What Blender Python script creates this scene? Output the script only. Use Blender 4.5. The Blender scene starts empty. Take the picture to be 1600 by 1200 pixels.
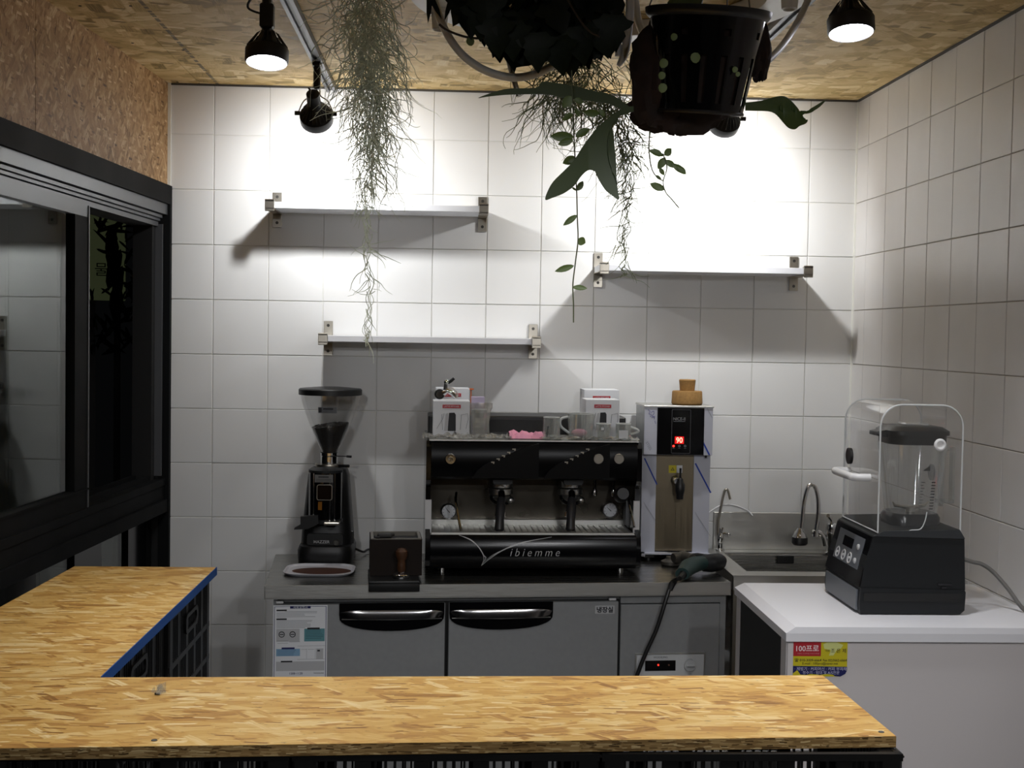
import bpy, bmesh, math, random
from mathutils import Matrix, Vector, noise
PI = math.pi
random.seed(7)
scene = bpy.context.scene
COL = scene.collection

# ------------------------------------------------------------------ camera, world, lights, exposure
FPX = 1997.1                                   # focal length in pixels of a 1600 x 1200 frame
YAW, PIT, ROL = .04834, -.03842, -.01608
CAM = Vector((1.038, -4.736, 1.651))
_cy, _sy, _cp, _sp = math.cos(YAW), math.sin(YAW), math.cos(PIT), math.sin(PIT)
FWD = Vector((_sy * _cp, _cy * _cp, _sp)); _rt = Vector((_cy, -_sy, 0)); _dn = FWD.cross(_rt)
RGT = _rt * math.cos(ROL) + _dn * math.sin(ROL); DWN = _dn * math.cos(ROL) - _rt * math.sin(ROL)
cam_d = bpy.data.cameras.new('camera'); cam = bpy.data.objects.new('camera', cam_d); COL.objects.link(cam)
cam_d.sensor_fit = 'HORIZONTAL'; cam_d.sensor_width = 36.0; cam_d.lens = 36.0 * FPX / 1600
cam_d.clip_start = .05; cam_d.clip_end = 60
_up = -DWN; _bk = -FWD
cam.matrix_world = Matrix(((RGT.x, _up.x, _bk.x, CAM.x), (RGT.y, _up.y, _bk.y, CAM.y), (RGT.z, _up.z, _bk.z, CAM.z), (0, 0, 0, 1)))
scene.camera = cam

world = bpy.data.worlds.new('night'); scene.world = world; world.use_nodes = True
world.node_tree.nodes['Background'].inputs[0].default_value = (.0012, .0013, .0014, 1)
world.node_tree.nodes['Background'].inputs[1].default_value = 1.0
scene.view_settings.view_transform = 'Standard'; scene.view_settings.look = 'None'
scene.view_settings.gamma = 1; scene.view_settings.use_curve_mapping = False
scene.view_settings.exposure = 0.2
scene.cycles.use_denoising = True
scene.cycles.max_bounces = 10; scene.cycles.transparent_max_bounces = 24
scene.cycles.diffuse_bounces = 5; scene.cycles.glossy_bounces = 5
scene.cycles.sample_clamp_indirect = 4; scene.cycles.caustics_reflective = False; scene.cycles.caustics_refractive = False
# lamp powers (W) of the track spots: (position on the rail, aim, power, cone)
LAMPS = [  # key, head position, aim point, power, cone degrees, blend
    ('left_lit', (.575, -1.53, 2.32), (.62, -1.75, 0.9), 28, 100, .9),
    ('right_lit', (1.94, -1.83, 2.36), (1.93, -1.95, .9), 40, 104, .9),
    ('left_wall', (.592, -.52, 2.34), (.66, 0, 2.02), 27, 150, .8),
    ('right_wall', (1.93, -.50, 2.36), (1.88, 0, 2.05), 40, 150, .8),
    ('front_left', (.55, -2.75, 2.34), (.80, -2.6, .9), 25, 110, .9),
    ('front_right', (1.95, -3.0, 2.34), (1.45, -2.7, .9), 43, 110, .9),
    ('shop_left', (.52, -4.3, 2.34), (.95, -.4, .72), 26, 46, .7),
    ('shop_right', (1.95, -4.3, 2.34), (1.7, -.5, .72), 32, 46, .7),
    ('rear_left', (.50, -6.0, 2.34), (1.2, -1.0, .75), 28, 38, .6),
    ('rear_right', (1.95, -6.0, 2.34), (1.3, -1.0, .75), 28, 38, .6),
]

# ------------------------------------------------------------------ pixel of the photograph -> point on a known plane
def ray(px, py): return RGT * ((px - 800) / FPX) + DWN * ((py - 600) / FPX) + FWD
def P(px, py, x=None, y=None, z=None):
    d = ray(px, py)
    t = (x - CAM.x) / d.x if x is not None else (y - CAM.y) / d.y if y is not None else (z - CAM.z) / d.z
    return CAM + d * t
class Frame:                                   # upright local frame: u along the front, v into depth, z up
    def __init__(s, x, y, yaw=0, z=0):
        s.o = Vector((x, y, z)); s.M = Matrix.Translation(s.o) @ Matrix.Rotation(math.radians(yaw), 4, 'Z'); s.I = s.M.inverted()
    def at(s, px, py, v=0):                     # (u, z) of a pixel on the plane v = const
        o = s.I @ CAM; d = s.I.to_3x3() @ ray(px, py); t = (v - o.y) / d.y; q = o + d * t
        return q.x, q.z
    def u(s, px, py, v=0): return s.at(px, py, v)[0]
    def h(s, px, py, v=0): return s.at(px, py, v)[1]

# ------------------------------------------------------------------ mesh builder
def rrect(x0, x1, y0, y1, r, n=4):
    out = []
    for cx, cy, a in ((x1 - r, y1 - r, 0), (x0 + r, y1 - r, 90), (x0 + r, y0 + r, 180), (x1 - r, y0 + r, 270)):
        for k in range(n + 1):
            t = math.radians(a + 90 * k / n); out.append((cx + r * math.cos(t), cy + r * math.sin(t)))
    return out
def circ(cx, cy, r, n=24, ry=None): return [(cx + r * math.cos(2 * PI * k / n), cy + (ry or r) * math.sin(2 * PI * k / n)) for k in range(n)]
class MB:
    def __init__(s, M=None): s.bm = bmesh.new(); s.M = M or Matrix.Identity(4); s.mi = 0
    def add(s, vs, fs):
        bv = [s.bm.verts.new(s.M @ Vector(v)) for v in vs]
        for f in fs:
            try:
                bf = s.bm.faces.new([bv[i] for i in f]); bf.material_index = s.mi
            except ValueError: pass
        return s
    def box(s, x0, x1, y0, y1, z0, z1, bev=0, seg=1):
        vs = [(x, y, z) for z in (z0, z1) for y in (y0, y1) for x in (x0, x1)]
        fs = [(0, 2, 3, 1), (4, 5, 7, 6), (0, 1, 5, 4), (2, 6, 7, 3), (0, 4, 6, 2), (1, 3, 7, 5)]
        if not bev: return s.add(vs, fs)
        b = bmesh.new(); bv = [b.verts.new(v) for v in vs]
        for f in fs: b.faces.new([bv[i] for i in f])
        bmesh.ops.bevel(b, geom=list(b.edges), offset=bev, segments=seg, profile=.5, affect='EDGES')
        b.verts.index_update()
        s.add([v.co.copy() for v in b.verts], [[v.index for v in f.verts] for f in b.faces]); b.free(); return s
    def prism(s, poly, axis, a, b):             # polygon extruded along an axis: 'x' -> (y,z), 'y' -> (x,z), 'z' -> (x,y)
        f = {'x': lambda p, w: (w, p[0], p[1]), 'y': lambda p, w: (p[0], w, p[1]), 'z': lambda p, w: (p[0], p[1], w)}[axis]
        n = len(poly)
        return s.add([f(p, a) for p in poly] + [f(p, b) for p in poly],
                     [tuple(range(n))[::-1], tuple(range(n, 2 * n))] + [(i, (i + 1) % n, n + (i + 1) % n, n + i) for i in range(n)])
    def ring(s, outer, inner, axis, a, b):      # a frame: outer and inner outlines of equal length, extruded
        f = {'x': lambda p, w: (w, p[0], p[1]), 'y': lambda p, w: (p[0], w, p[1]), 'z': lambda p, w: (p[0], p[1], w)}[axis]
        n = len(outer); vs = [f(p, a) for p in outer] + [f(p, a) for p in inner] + [f(p, b) for p in outer] + [f(p, b) for p in inner]
        fs = []
        for i in range(n):
            j = (i + 1) % n
            fs += [(i, j, n + j, n + i), (2 * n + i, 3 * n + i, 3 * n + j, 2 * n + j), (i, 2 * n + i, 2 * n + j, j), (n + i, n + j, 3 * n + j, 3 * n + i)]
        return s.add(vs, fs)
    def loft(s, secs, cap=True):                # list of equal-length rings of 3-D points
        n = len(secs[0]); vs = [p for r in secs for p in r]; fs = []
        for k in range(len(secs) - 1):
            for i in range(n):
                j = (i + 1) % n; fs.append((k * n + i, k * n + j, (k + 1) * n + j, (k + 1) * n + i))
        if cap: fs += [tuple(range(n))[::-1], tuple(range((len(secs) - 1) * n, len(secs) * n))]
        return s.add(vs, fs)
    def lathe(s, prof, c=(0, 0, 0), n=24, R=None, cap=True):   # (radius, height) pairs about z, R rotates
        R = R or Matrix.Identity(3); c = Vector(c); secs = []
        for r, z in prof:
            r = max(r, 1e-5); secs.append([c + R @ Vector((r * math.cos(2 * PI * k / n), r * math.sin(2 * PI * k / n), z)) for k in range(n)])
        return s.loft(secs, cap)
    def cyl(s, p0, p1, r0, r1=None, n=16):
        p0, p1 = Vector(p0), Vector(p1); d = p1 - p0
        return s.lathe([(r0, 0), (r0 if r1 is None else r1, d.length)], p0, n, d.to_track_quat('Z', 'Y').to_matrix())
    def disc(s, c, d, r, th, n=24): c = Vector(c); d = Vector(d).normalized(); return s.cyl(c, c + d * th, r, None, n)
    def torus(s, c, R, r, axis=(0, 0, 1), n=28, m=8, sy=1):
        Q = Vector(axis).to_track_quat('Z', 'Y').to_matrix(); c = Vector(c); vs = []; fs = []
        for i in range(n):
            a = 2 * PI * i / n
            for j in range(m):
                b = 2 * PI * j / m; k = R + r * math.cos(b)
                vs.append(c + Q @ Vector((k * math.cos(a), k * math.sin(a) * sy, r * math.sin(b))))
        for i in range(n):
            for j in range(m):
                fs.append((i * m + j, ((i + 1) % n) * m + j, ((i + 1) % n) * m + (j + 1) % m, i * m + (j + 1) % m))
        return s.add(vs, fs)
    def tube(s, pts, r, n=8, cap=True, flat=1):
        pts = [Vector(p) for p in pts]; m = len(pts); rs = r if isinstance(r, (list, tuple)) else [r] * m
        t0 = (pts[1] - pts[0]).normalized(); ref = Vector((0, 0, 1)) if abs(t0.z) < .9 else Vector((1, 0, 0))
        nx = (ref - t0 * ref.dot(t0)).normalized(); secs = []
        for i, p in enumerate(pts):
            t = (pts[min(i + 1, m - 1)] - pts[max(i - 1, 0)])
            if t.length < 1e-9: t = t0
            t.normalize(); nx = nx - t * nx.dot(t)
            if nx.length < 1e-6: nx = t.orthogonal()
            nx.normalize(); b = t.cross(nx)
            secs.append([p + nx * (rs[i] * math.cos(2 * PI * k / n)) + b * (rs[i] * flat * math.sin(2 * PI * k / n)) for k in range(n)])
        return s.loft(secs, cap)
    def ball(s, c, r, nu=14, nv=8):
        rx, ry, rz = r if isinstance(r, (list, tuple)) else (r, r, r); c = Vector(c)
        return s.loft([[c + Vector((rx * math.sin(a) * math.cos(2 * PI * k / nu), ry * math.sin(a) * math.sin(2 * PI * k / nu), rz * math.cos(a)))
                        for k in range(nu)] for a in [max(.02, min(PI - .02, PI * j / nv)) for j in range(nv + 1)]])
    def quad(s, a, b, c, d): return s.add([a, b, c, d], [(0, 1, 2, 3)])
    def build(s, name, mat, parent=None, smooth=34, kind=None, label=None):
        bm = s.bm; bmesh.ops.recalc_face_normals(bm, faces=list(bm.faces))
        ca = math.radians(smooth)
        for f in bm.faces: f.smooth = True
        for e in bm.edges:
            e.smooth = len(e.link_faces) == 2 and e.calc_face_angle(0) < ca
        if parent is not None:
            o0 = world_loc(parent)
            for v in bm.verts: v.co -= o0
        me = bpy.data.meshes.new(name); bm.to_mesh(me); bm.free()
        for m in (mat if isinstance(mat, (list, tuple)) else [mat]): me.materials.append(m)
        o = bpy.data.objects.new(name, me); COL.objects.link(o)
        if parent is not None: o.parent = parent
        if kind: o['kind'] = kind
        if label: o['label'] = label
        return o
def world_loc(o):
    v = Vector(o.location)
    while o.parent: o = o.parent; v += Vector(o.location)
    return v
def bez(pts, n=8):                              # Catmull-Rom through points
    pts = [Vector(p) for p in pts]; q = [pts[0] * 2 - pts[1]] + pts + [pts[-1] * 2 - pts[-2]]; out = []
    for i in range(1, len(q) - 2):
        for k in range(n):
            t = k / n; a, b, c, d = q[i - 1], q[i], q[i + 1], q[i + 2]
            out.append(.5 * ((2 * b) + (c - a) * t + (2 * a - 5 * b + 4 * c - d) * t * t + (3 * b - a - 3 * c + d) * t ** 3))
    return out + [pts[-1]]
def tag(o, label, cat, group=None):
    o['label'] = label; o['category'] = cat
    if group: o['group'] = group
    return o
def thing(name, label, cat, loc, group=None):
    o = bpy.data.objects.new(name, None); COL.objects.link(o); o.location = loc; o.empty_display_size = .05
    return tag(o, label, cat, group)
def struct(o): o['kind'] = 'structure'; return o
def dup(root, loc, label=None, rotz=None):
    c = root.copy(); COL.objects.link(c); c.location = loc
    if label: c['label'] = label
    if rotz is not None: c.rotation_euler.z = rotz
    def rec(a, b):
        for ch in list(a.children):
            k = ch.copy(); COL.objects.link(k); k.parent = b; rec(ch, k)
    rec(root, c); return c
def text(name, s, mat, parent, M, width=None, height=None, shear=0, ext=.0003, spacing=1.0, bold=0, label=None):
    # flat lettering: local x to the right, y up, z out of the surface; M puts it in the world
    cu = bpy.data.curves.new('t', 'FONT'); cu.body = s; cu.align_x = 'CENTER'; cu.align_y = 'CENTER'; cu.shear = shear
    cu.space_character = spacing; cu.extrude = 0; cu.resolution_u = 3; cu.offset = bold
    ob = bpy.data.objects.new('t', cu); COL.objects.link(ob)
    dg = bpy.context.evaluated_depsgraph_get(); me = bpy.data.meshes.new_from_object(ob.evaluated_get(dg))
    bpy.data.objects.remove(ob); bpy.data.curves.remove(cu)
    xs = [v.co.x for v in me.vertices]; ys = [v.co.y for v in me.vertices]
    if not xs: return None
    w, h = max(xs) - min(xs), max(ys) - min(ys); cx, cyy = (max(xs) + min(xs)) / 2, (max(ys) + min(ys)) / 2
    kx = width / w if width else height / h; ky = height / h if height else kx
    o0 = world_loc(parent) if parent is not None else Vector()
    for v in me.vertices: v.co = (M @ Vector(((v.co.x - cx) * kx, (v.co.y - cyy) * ky, ext))) - o0
    me.materials.clear(); me.materials.append(mat); me.name = name
    o = bpy.data.objects.new(name, me); COL.objects.link(o)
    if parent is not None: o.parent = parent
    if label: o['label'] = label
    return o
def face_front(M, u, v, z):                     # lettering plane facing the viewer on a frame's front
    return M @ Matrix.Translation((u, v, z)) @ Matrix.Rotation(PI / 2, 4, 'X')

# ------------------------------------------------------------------ materials
def lin(c): return c / 12.92 if c <= .04045 else ((c + .055) / 1.055) ** 2.4
def rgb(h): return tuple(lin(int(h[i:i + 2], 16) / 255) for i in (0, 2, 4)) + (1,)
class NT:
    def __init__(s, name):
        s.m = bpy.data.materials.new(name); s.m.use_nodes = True; s.t = s.m.node_tree; s.t.nodes.clear()
        s.out = s.t.nodes.new('ShaderNodeOutputMaterial')
    def n(s, ty, ins=None, **kw):
        nd = s.t.nodes.new('ShaderNode' + ty)
        for k, v in kw.items(): setattr(nd, k, v)
        for k, v in (ins or {}).items():
            if isinstance(v, bpy.types.NodeSocket): s.t.links.new(v, nd.inputs[k])
            else: nd.inputs[k].default_value = v
        return nd
    def ramp(s, fac, stops, interp='LINEAR'):
        r = s.n('ValToRGB', {0: fac}); r.color_ramp.interpolation = interp; e = r.color_ramp.elements
        while len(e) < len(stops): e.new(.5)
        for k, (p, c) in enumerate(stops): e[k].position = p; e[k].color = rgb(c) if isinstance(c, str) else (c, c, c, 1)
        return r.outputs[0]
    def math(s, op, a, b=0, c=0, clamp=False): 
        nd = s.n('Math', {0: a, 1: b}, operation=op); nd.inputs[2].default_value = c if not isinstance(c, bpy.types.NodeSocket) else 0; nd.use_clamp = clamp; return nd.outputs[0]
    def mix(s, f, a, b, mode='MIX'):
        nd = s.n('Mix', data_type='RGBA', blend_type=mode); nd.clamp_factor = True
        for k, v in ((0, f), (6, a), (7, b)):
            if isinstance(v, bpy.types.NodeSocket): s.t.links.new(v, nd.inputs[k])
            else: nd.inputs[k].default_value = v
        return nd.outputs[2]
    def bsdf(s, **kw):
        b = s.n('BsdfPrincipled', {k.replace('_', ' '): v for k, v in kw.items()}); s.t.links.new(b.outputs[0], s.out.inputs[0]); return b
    def bump(s, h, st=.3, d=.002): return s.n('Bump', {'Height': h, 'Strength': st, 'Distance': d}).outputs[0]
    def obj(s, sc=(1, 1, 1), rot=(0, 0, 0)):
        c = s.n('TexCoord').outputs['Object']; return s.n('Mapping', {0: c, 2: rot, 3: sc}).outputs[0]
    def noise(s, v, sc, det=3, rough=.5): return s.n('TexNoise', {'Vector': v, 'Scale': sc, 'Detail': det, 'Roughness': rough}).outputs
MATS = {}
def mat(name, hexc, rough=.5, metal=0, var=0.0, vs=20, bump=0, bs=200, spec=.5, aniso=None, coat=0, emit=0, sub=0):
    if name in MATS: return MATS[name]
    t = NT(name); col = rgb(hexc); kw = dict(Roughness=rough, Metallic=metal)
    v = t.obj()
    if var:
        f = t.noise(v, vs, 4)[0]
        a = tuple(min(1, c * (1 + var)) for c in col[:3]) + (1,); b = tuple(c * (1 - var) for c in col[:3]) + (1,)
        kw['Base_Color'] = t.mix(t.ramp(f, [(.3, 0.), (.7, 1.)]), b, a)
        kw['Roughness'] = t.math('ADD', t.math('MULTIPLY', f, .2), rough - .1)
    else: kw['Base_Color'] = col
    if aniso:                                   # brushed metal: fine streaks along one axis
        f = t.noise(t.obj(aniso), 1, 3)[0]
        kw['Roughness'] = t.math('ADD', t.math('MULTIPLY', f, .25), rough - .12)
        kw['Normal'] = t.bump(f, .06, .001)
    if bump: kw['Normal'] = t.bump(t.noise(v, bs, 3)[0], bump, .001)
    kw['Specular_IOR_Level'] = spec
    if coat: kw['Coat_Weight'] = coat; kw['Coat_Roughness'] = .08
    if emit: kw['Emission_Color'] = col; kw['Emission_Strength'] = emit
    if sub: kw['Subsurface_Weight'] = sub; kw['Subsurface_Scale'] = .01
    t.bsdf(**kw); MATS[name] = t.m; return t.m
def glass(name, tint='f4f6f5', base=.04, k=.9, rough=.03, haze=0.0, hazecol='c8ccc8'):
    # thin clear pane: transparent plus a Schlick reflection, with patchy pale haze painted in as sheen
    t = NT(name); f = t.n('LayerWeight', {0: .5}).outputs['Facing']
    fr = t.math('ADD', t.math('MULTIPLY', t.math('POWER', f, 5), k), base, clamp=True)
    tr = t.n('BsdfTransparent', {0: rgb(tint)}); gl = t.n('BsdfGlossy', {0: (1, 1, 1, 1), 'Roughness': rough})
    sh = t.n('MixShader', {0: fr, 1: tr.outputs[0], 2: gl.outputs[0]}).outputs[0]
    if haze:
        d = t.n('BsdfDiffuse', {0: rgb(hazecol)}); nz = t.noise(t.obj(), 9, 5)[0]
        sh = t.n('MixShader', {0: t.math('MULTIPLY', t.ramp(nz, [(.3, .4), (.75, 1.)]), haze), 1: sh, 2: d.outputs[0]}).outputs[0]
    t.t.links.new(sh, t.out.inputs[0]); MATS[name] = t.m; return t.m
def osb(name, ax, pal, sc=1.0, layers=(), rough=.55, ink=False, specks='5a3a1a', speck=.55):
    # oriented strand board: layers of thin rectangular strands lying over each other, each with its own grain
    t = NT(name); c = t.n('TexCoord').outputs['Object']; s3 = t.n('SeparateXYZ', {0: c}).outputs
    v = t.n('CombineXYZ', {0: s3[ax[0]], 1: s3[ax[1]]}).outputs[0]
    w = t.n('TexNoise', {'Vector': v, 'Scale': 24 * sc, 'Detail': 3}).outputs[1]
    w = t.n('VectorMath', {0: w, 1: (.5, .5, .5)}, operation='SUBTRACT').outputs[0]
    vw = t.n('VectorMath', {0: v, 1: t.n('VectorMath', {0: w, 3: .007 / sc}, operation='SCALE').outputs[0]}, operation='ADD').outputs[0]
    stops = [(k / (len(pal) - 1), p) for k, p in enumerate(pal)]
    ang0 = layers[0][0]
    def rm(v_, ang, a, b_, off=(0, 0, 0)):        # turn first, stretch afterwards
        q = t.n('Mapping', {0: v_, 2: (0, 0, ang)}).outputs[0]; return t.n('Mapping', {0: q, 1: off, 3: (a, b_, 1)}).outputs[0]
    def grain(ang): return t.noise(rm(vw, ang, 14 * sc, 230 * sc), 1, 3)[0]
    g = grain(ang0); bl = t.noise(rm(v, ang0, 7 * sc, 22 * sc), 1, 4)[0]
    h = t.math('ADD', t.math('MULTIPLY', g, .55), t.math('MULTIPLY', bl, .45))
    for k, (ang, L, Wd, cov, amp) in enumerate(layers):
        m = rm(vw, ang, sc / L, sc / Wd, (k * 3.7, k * 1.9, 0))
        vo = t.n('TexVoronoi', {'Vector': m, 'Scale': 1.0, 'Randomness': 1.0}, distance='CHEBYCHEV')
        r = t.n('SeparateXYZ', {0: vo.outputs['Color']}).outputs
        e = t.math('MULTIPLY', t.math('SUBTRACT', t.math('ADD', cov, t.math('MULTIPLY', r[1], .22)), vo.outputs['Distance']), 12, clamp=True)
        hk = t.math('ADD', t.math('ADD', t.math('MULTIPLY', r[0], amp), t.math('MULTIPLY', grain(ang), .5)), .25 - amp * .5)
        h = t.math('ADD', t.math('MULTIPLY', h, t.math('SUBTRACT', 1.0, e)), t.math('MULTIPLY', hk, e))
    col = t.ramp(h, [(.2 + .6 * p, q) for p, q in stops])
    sp = t.noise(rm(vw, ang0, 40 * sc, 110 * sc), 1, 4, .6)[0]
    col = t.mix(t.ramp(sp, [(.63, 0.), (.70, speck)]), col, rgb(specks))
    if ink:                                     # printed dashed guide line of the board
        d = t.math('LESS_THAN', t.math('ABSOLUTE', t.math('SUBTRACT', s3[0], ink)), .006)
        ns = t.math('GREATER_THAN', t.noise(t.n('Mapping', {0: v, 3: (0, 34, 1)}).outputs[0], 1, 2)[0], .47)
        col = t.mix(t.math('MULTIPLY', t.math('MULTIPLY', d, ns), .75), col, rgb('3a3a38'))
    t.bsdf(Base_Color=col, Roughness=rough, Specular_IOR_Level=.3, Normal=t.bump(h, .25, .001)); MATS[name] = t.m; return t.m
def tile_mat(name, hexc, stain=0):
    t = NT(name); oi = t.n('ObjectInfo').outputs['Random']
    c = t.n('TexCoord'); w = t.n('NewGeometry').outputs['Position']
    f = t.noise(w, 2.2, 3)[0]
    base = t.mix(t.math('MULTIPLY', oi, .5), rgb(hexc), tuple(x * .93 for x in rgb(hexc)[:3]) + (1,))
    col = t.mix(t.math('MULTIPLY', t.ramp(f, [(.45, 0.), (.75, 1.)]), .12 + stain), base, rgb('b5ada2'))
    t.bsdf(Base_Color=col, Roughness=.34, Specular_IOR_Level=.35, Normal=t.bump(t.noise(w, 14, 2)[0], .05, .004)); MATS[name] = t.m; return t.m

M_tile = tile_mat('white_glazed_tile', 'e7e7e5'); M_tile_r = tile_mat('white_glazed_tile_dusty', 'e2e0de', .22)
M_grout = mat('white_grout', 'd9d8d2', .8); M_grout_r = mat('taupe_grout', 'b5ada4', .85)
M_caulk = mat('white_caulk', 'eeeee6', .5)
OSB_BAR = ['8f6229', 'b48440', 'c6994f', 'd1a85e', 'dbb976', 'e6cc96']
OSB_CEIL = ['86703f', 'b0935a', 'c6a86e', 'd5ba82', 'e2ca98', 'eedbb2']
OSB_WALL = ['5e4126', '8c683f', 'a47f54', 'b59166', 'c8a87e', 'e0c69e']
M_osb_bar = osb('strand_board_golden', (0, 1), OSB_BAR, 1.0, speck=.7, layers=[(.04, .17, .042, .34, .40), (.40, .15, .036, .30, .42), (-.34, .16, .036, .28, .42), (.02, .20, .030, .22, .5), (.85, .10, .024, .15, .55), (-.1, .09, .012, .14, .85), (.12, .07, .010, .10, -1.1)])
M_osb_edge = osb('strand_board_edge', (0, 2), ['4a3618', '6d5430', '85693f', '9a7e50', 'ad9262', 'c4ac7c'], 1.0, [(0, .05, .004, .35, .5), (.05, .04, .003, .3, .6), (0, .02, .003, .25, .8)], speck=.8, specks='2c1c0c')
CL = [(.1, .15, .075, .34, .46), (.9, .14, .07, .28, .46), (-.8, .14, .07, .28, .5), (.3, .15, .06, .24, .55), (1.5, .13, .06, .22, .6), (-.3, .09, .03, .14, .8)]
M_osb_ceil = osb('strand_board_ceiling', (0, 1), OSB_CEIL, 1.0, CL, specks='5c4a2c')
M_osb_ceil_ink = osb('strand_board_ceiling_marked', (0, 1), OSB_CEIL, 1.0, CL, ink=.178, specks='5c4a2c')
M_osb_wall = osb('strand_board_wall', (1, 2), OSB_WALL, 1.0, [(1.3, .07, .024, .33, .32), (.4, .075, .024, .28, .34), (-.7, .07, .022, .27, .36), (.9, .08, .018, .22, .42), (2.3, .065, .02, .24, .42), (0, .05, .012, .16, .6), (1.8, .04, .010, .12, -.6)], specks='4a2f18')
M_black = mat('black_plastic', '141414', .42); M_blackgloss = mat('black_gloss', '08080a', .12, spec=.6)
M_blackmatte = mat('black_matte', '0e0e0e', .7); M_crate = mat('black_crate_plastic', '121212', .38)
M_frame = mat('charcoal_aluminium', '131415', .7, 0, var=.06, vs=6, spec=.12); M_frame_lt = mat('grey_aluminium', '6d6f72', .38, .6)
M_chrome = mat('chrome', 'd8d8d8', .09, 1); M_steel = mat('brushed_steel', 'cccbc6', .42, 1, aniso=(3, 300, 300))
M_steel_shade = mat('polished_steel_shade', '9a9994', .26, 1, aniso=(3, 300, 300)); M_steel_v = mat('brushed_steel_upright', '9b968a', .36, 1, aniso=(300, 300, 3)); M_nickel = mat('satin_nickel', 'b4aea2', .3, 1)  # top and basin steel darkened in colour for dark reflections and shade
M_door = mat('grey_coated_steel', '9a9c9d', .42, .35, var=.03, vs=60, bump=.08, bs=500)
M_white = mat('white_laminate', 'e6e6ea', .38); M_whiteplastic = mat('white_plastic', 'dedede', .4)
M_shelf = mat('white_shelf_board', 'e4e5e8', .4); M_film = mat('white_film_steel', 'c9cbd6', .3, .1)
M_bluefilm = mat('blue_tape', '123fa8', .45); M_tape = mat('blue_masking_tape', '11509a', .5)
M_pane = glass('window_glass', 'dfe6e2', .055, .9, .004, haze=.012, hazecol='8a938c')
M_clear = glass('clear_plastic', 'fbfbfb', .06, .75, .05, haze=.03)
M_glass = glass('drinking_glass', 'f6f8f7', .16, .8, .06, haze=.24, hazecol='d8dad6')  # strong haze is painted sheen that makes the glasses show
M_wrap = glass('crumpled_film', 'f4f4f2', .18, .7, .12, haze=.42, hazecol='b9b7ae')
M_lens = mat('lamp_lens', 'f4f3ff', .3, emit=22)
M_red = mat('red_print', 'b0202c', .5); M_redled = mat('red_led', 'ff2418', .4, emit=3.5); M_redface = mat('red_led_face', 'd00808', .4, emit=.8)
M_ink = mat('black_print', '16161a', .6); M_greyink = mat('grey_print', '7c7f83', .6); M_whiteink = mat('silver_print', 'c9c9c9', .4)
M_yellow = mat('yellow_print', 'cdbf1c', .5); M_navy = mat('navy_print', '151a58', .5); M_paper = mat('white_paper', 'dfe1e4', .6)
M_teal = mat('teal_print', '5c8f97', .6); M_sky = mat('pale_blue_print', '83a9c6', .6); M_palegrey = mat('pale_grey_print', 'b7b8ba', .6)
M_pink = mat('pink_paper', 'e39ab4', .7); M_lilac = mat('lilac_card', 'b9aec6', .6); M_orange = mat('orange_plastic', 'd9713a', .5)
M_cork = mat('brown_cork', 'a07a45', .8, var=.15, vs=120, bump=.3, bs=300); M_wood = mat('tamper_wood', '4c301c', .4, var=.15, vs=40)
M_brown = mat('dark_brown_wood', '1b120c', .55, var=.15, vs=30, spec=.2); M_beans = mat('coffee_beans', '1a0f0a', .4)
M_ground = mat('ground_coffee', '42200f', .85, bump=.4, bs=500); M_floor = mat('grey_floor', '6d6c69', .5, var=.08, vs=3)
M_moss = mat('spanish_moss', 'd3d9c5', .8, var=.2, vs=30); M_moss_d = mat('spanish_moss_dark', '7d8566', .8, var=.25, vs=30)
M_ivy = mat('ivy_leaf', '101a0c', .5, var=.3, vs=8, spec=.2); M_ivy2 = mat('ivy_leaf_deep', '0a140b', .5, var=.2, vs=8, spec=.2)
M_fern = mat('staghorn_frond', '36451f', .5, var=.2, vs=9); M_vine = mat('vine_leaf', '586b36', .45, var=.15, vs=30)
M_lime = mat('young_leaf', '56661a', .5, var=.1, vs=30); M_stem = mat('vine_stem', '4d5436', .6)
M_bark = mat('bark_and_fibre', '21130c', .9, var=.5, vs=25, bump=.8, bs=90); M_hose = mat('white_conduit', 'cfcfcc', .35)
M_tool = mat('tool_green_rubber', '1f3a38', .55, var=.1); M_toolgrey = mat('tool_grey_metal', '5a5750', .45, .4, var=.15)
M_whitegrey = mat('warm_white_panel', 'cfcaca', .5); M_dkgrey = mat('dark_grey_plastic', '1b1d1f', .45, spec=.3); M_midgrey = mat('mid_grey_plastic', '63676d', .4); M_jar = glass('jar_clear', 'f6f8f8', .11, .8, .05, haze=.12, hazecol='d2d5d6'); M_glint = mat('glass_edge_glint', 'cfd3d2', .25)  # jar haze and pale glass edge colour stand in for highlights
M_cable = mat('grey_cable', '6a6864', .5); M_sign = mat('lit_sign_face', '6a7350', .6, emit=.10)
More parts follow.
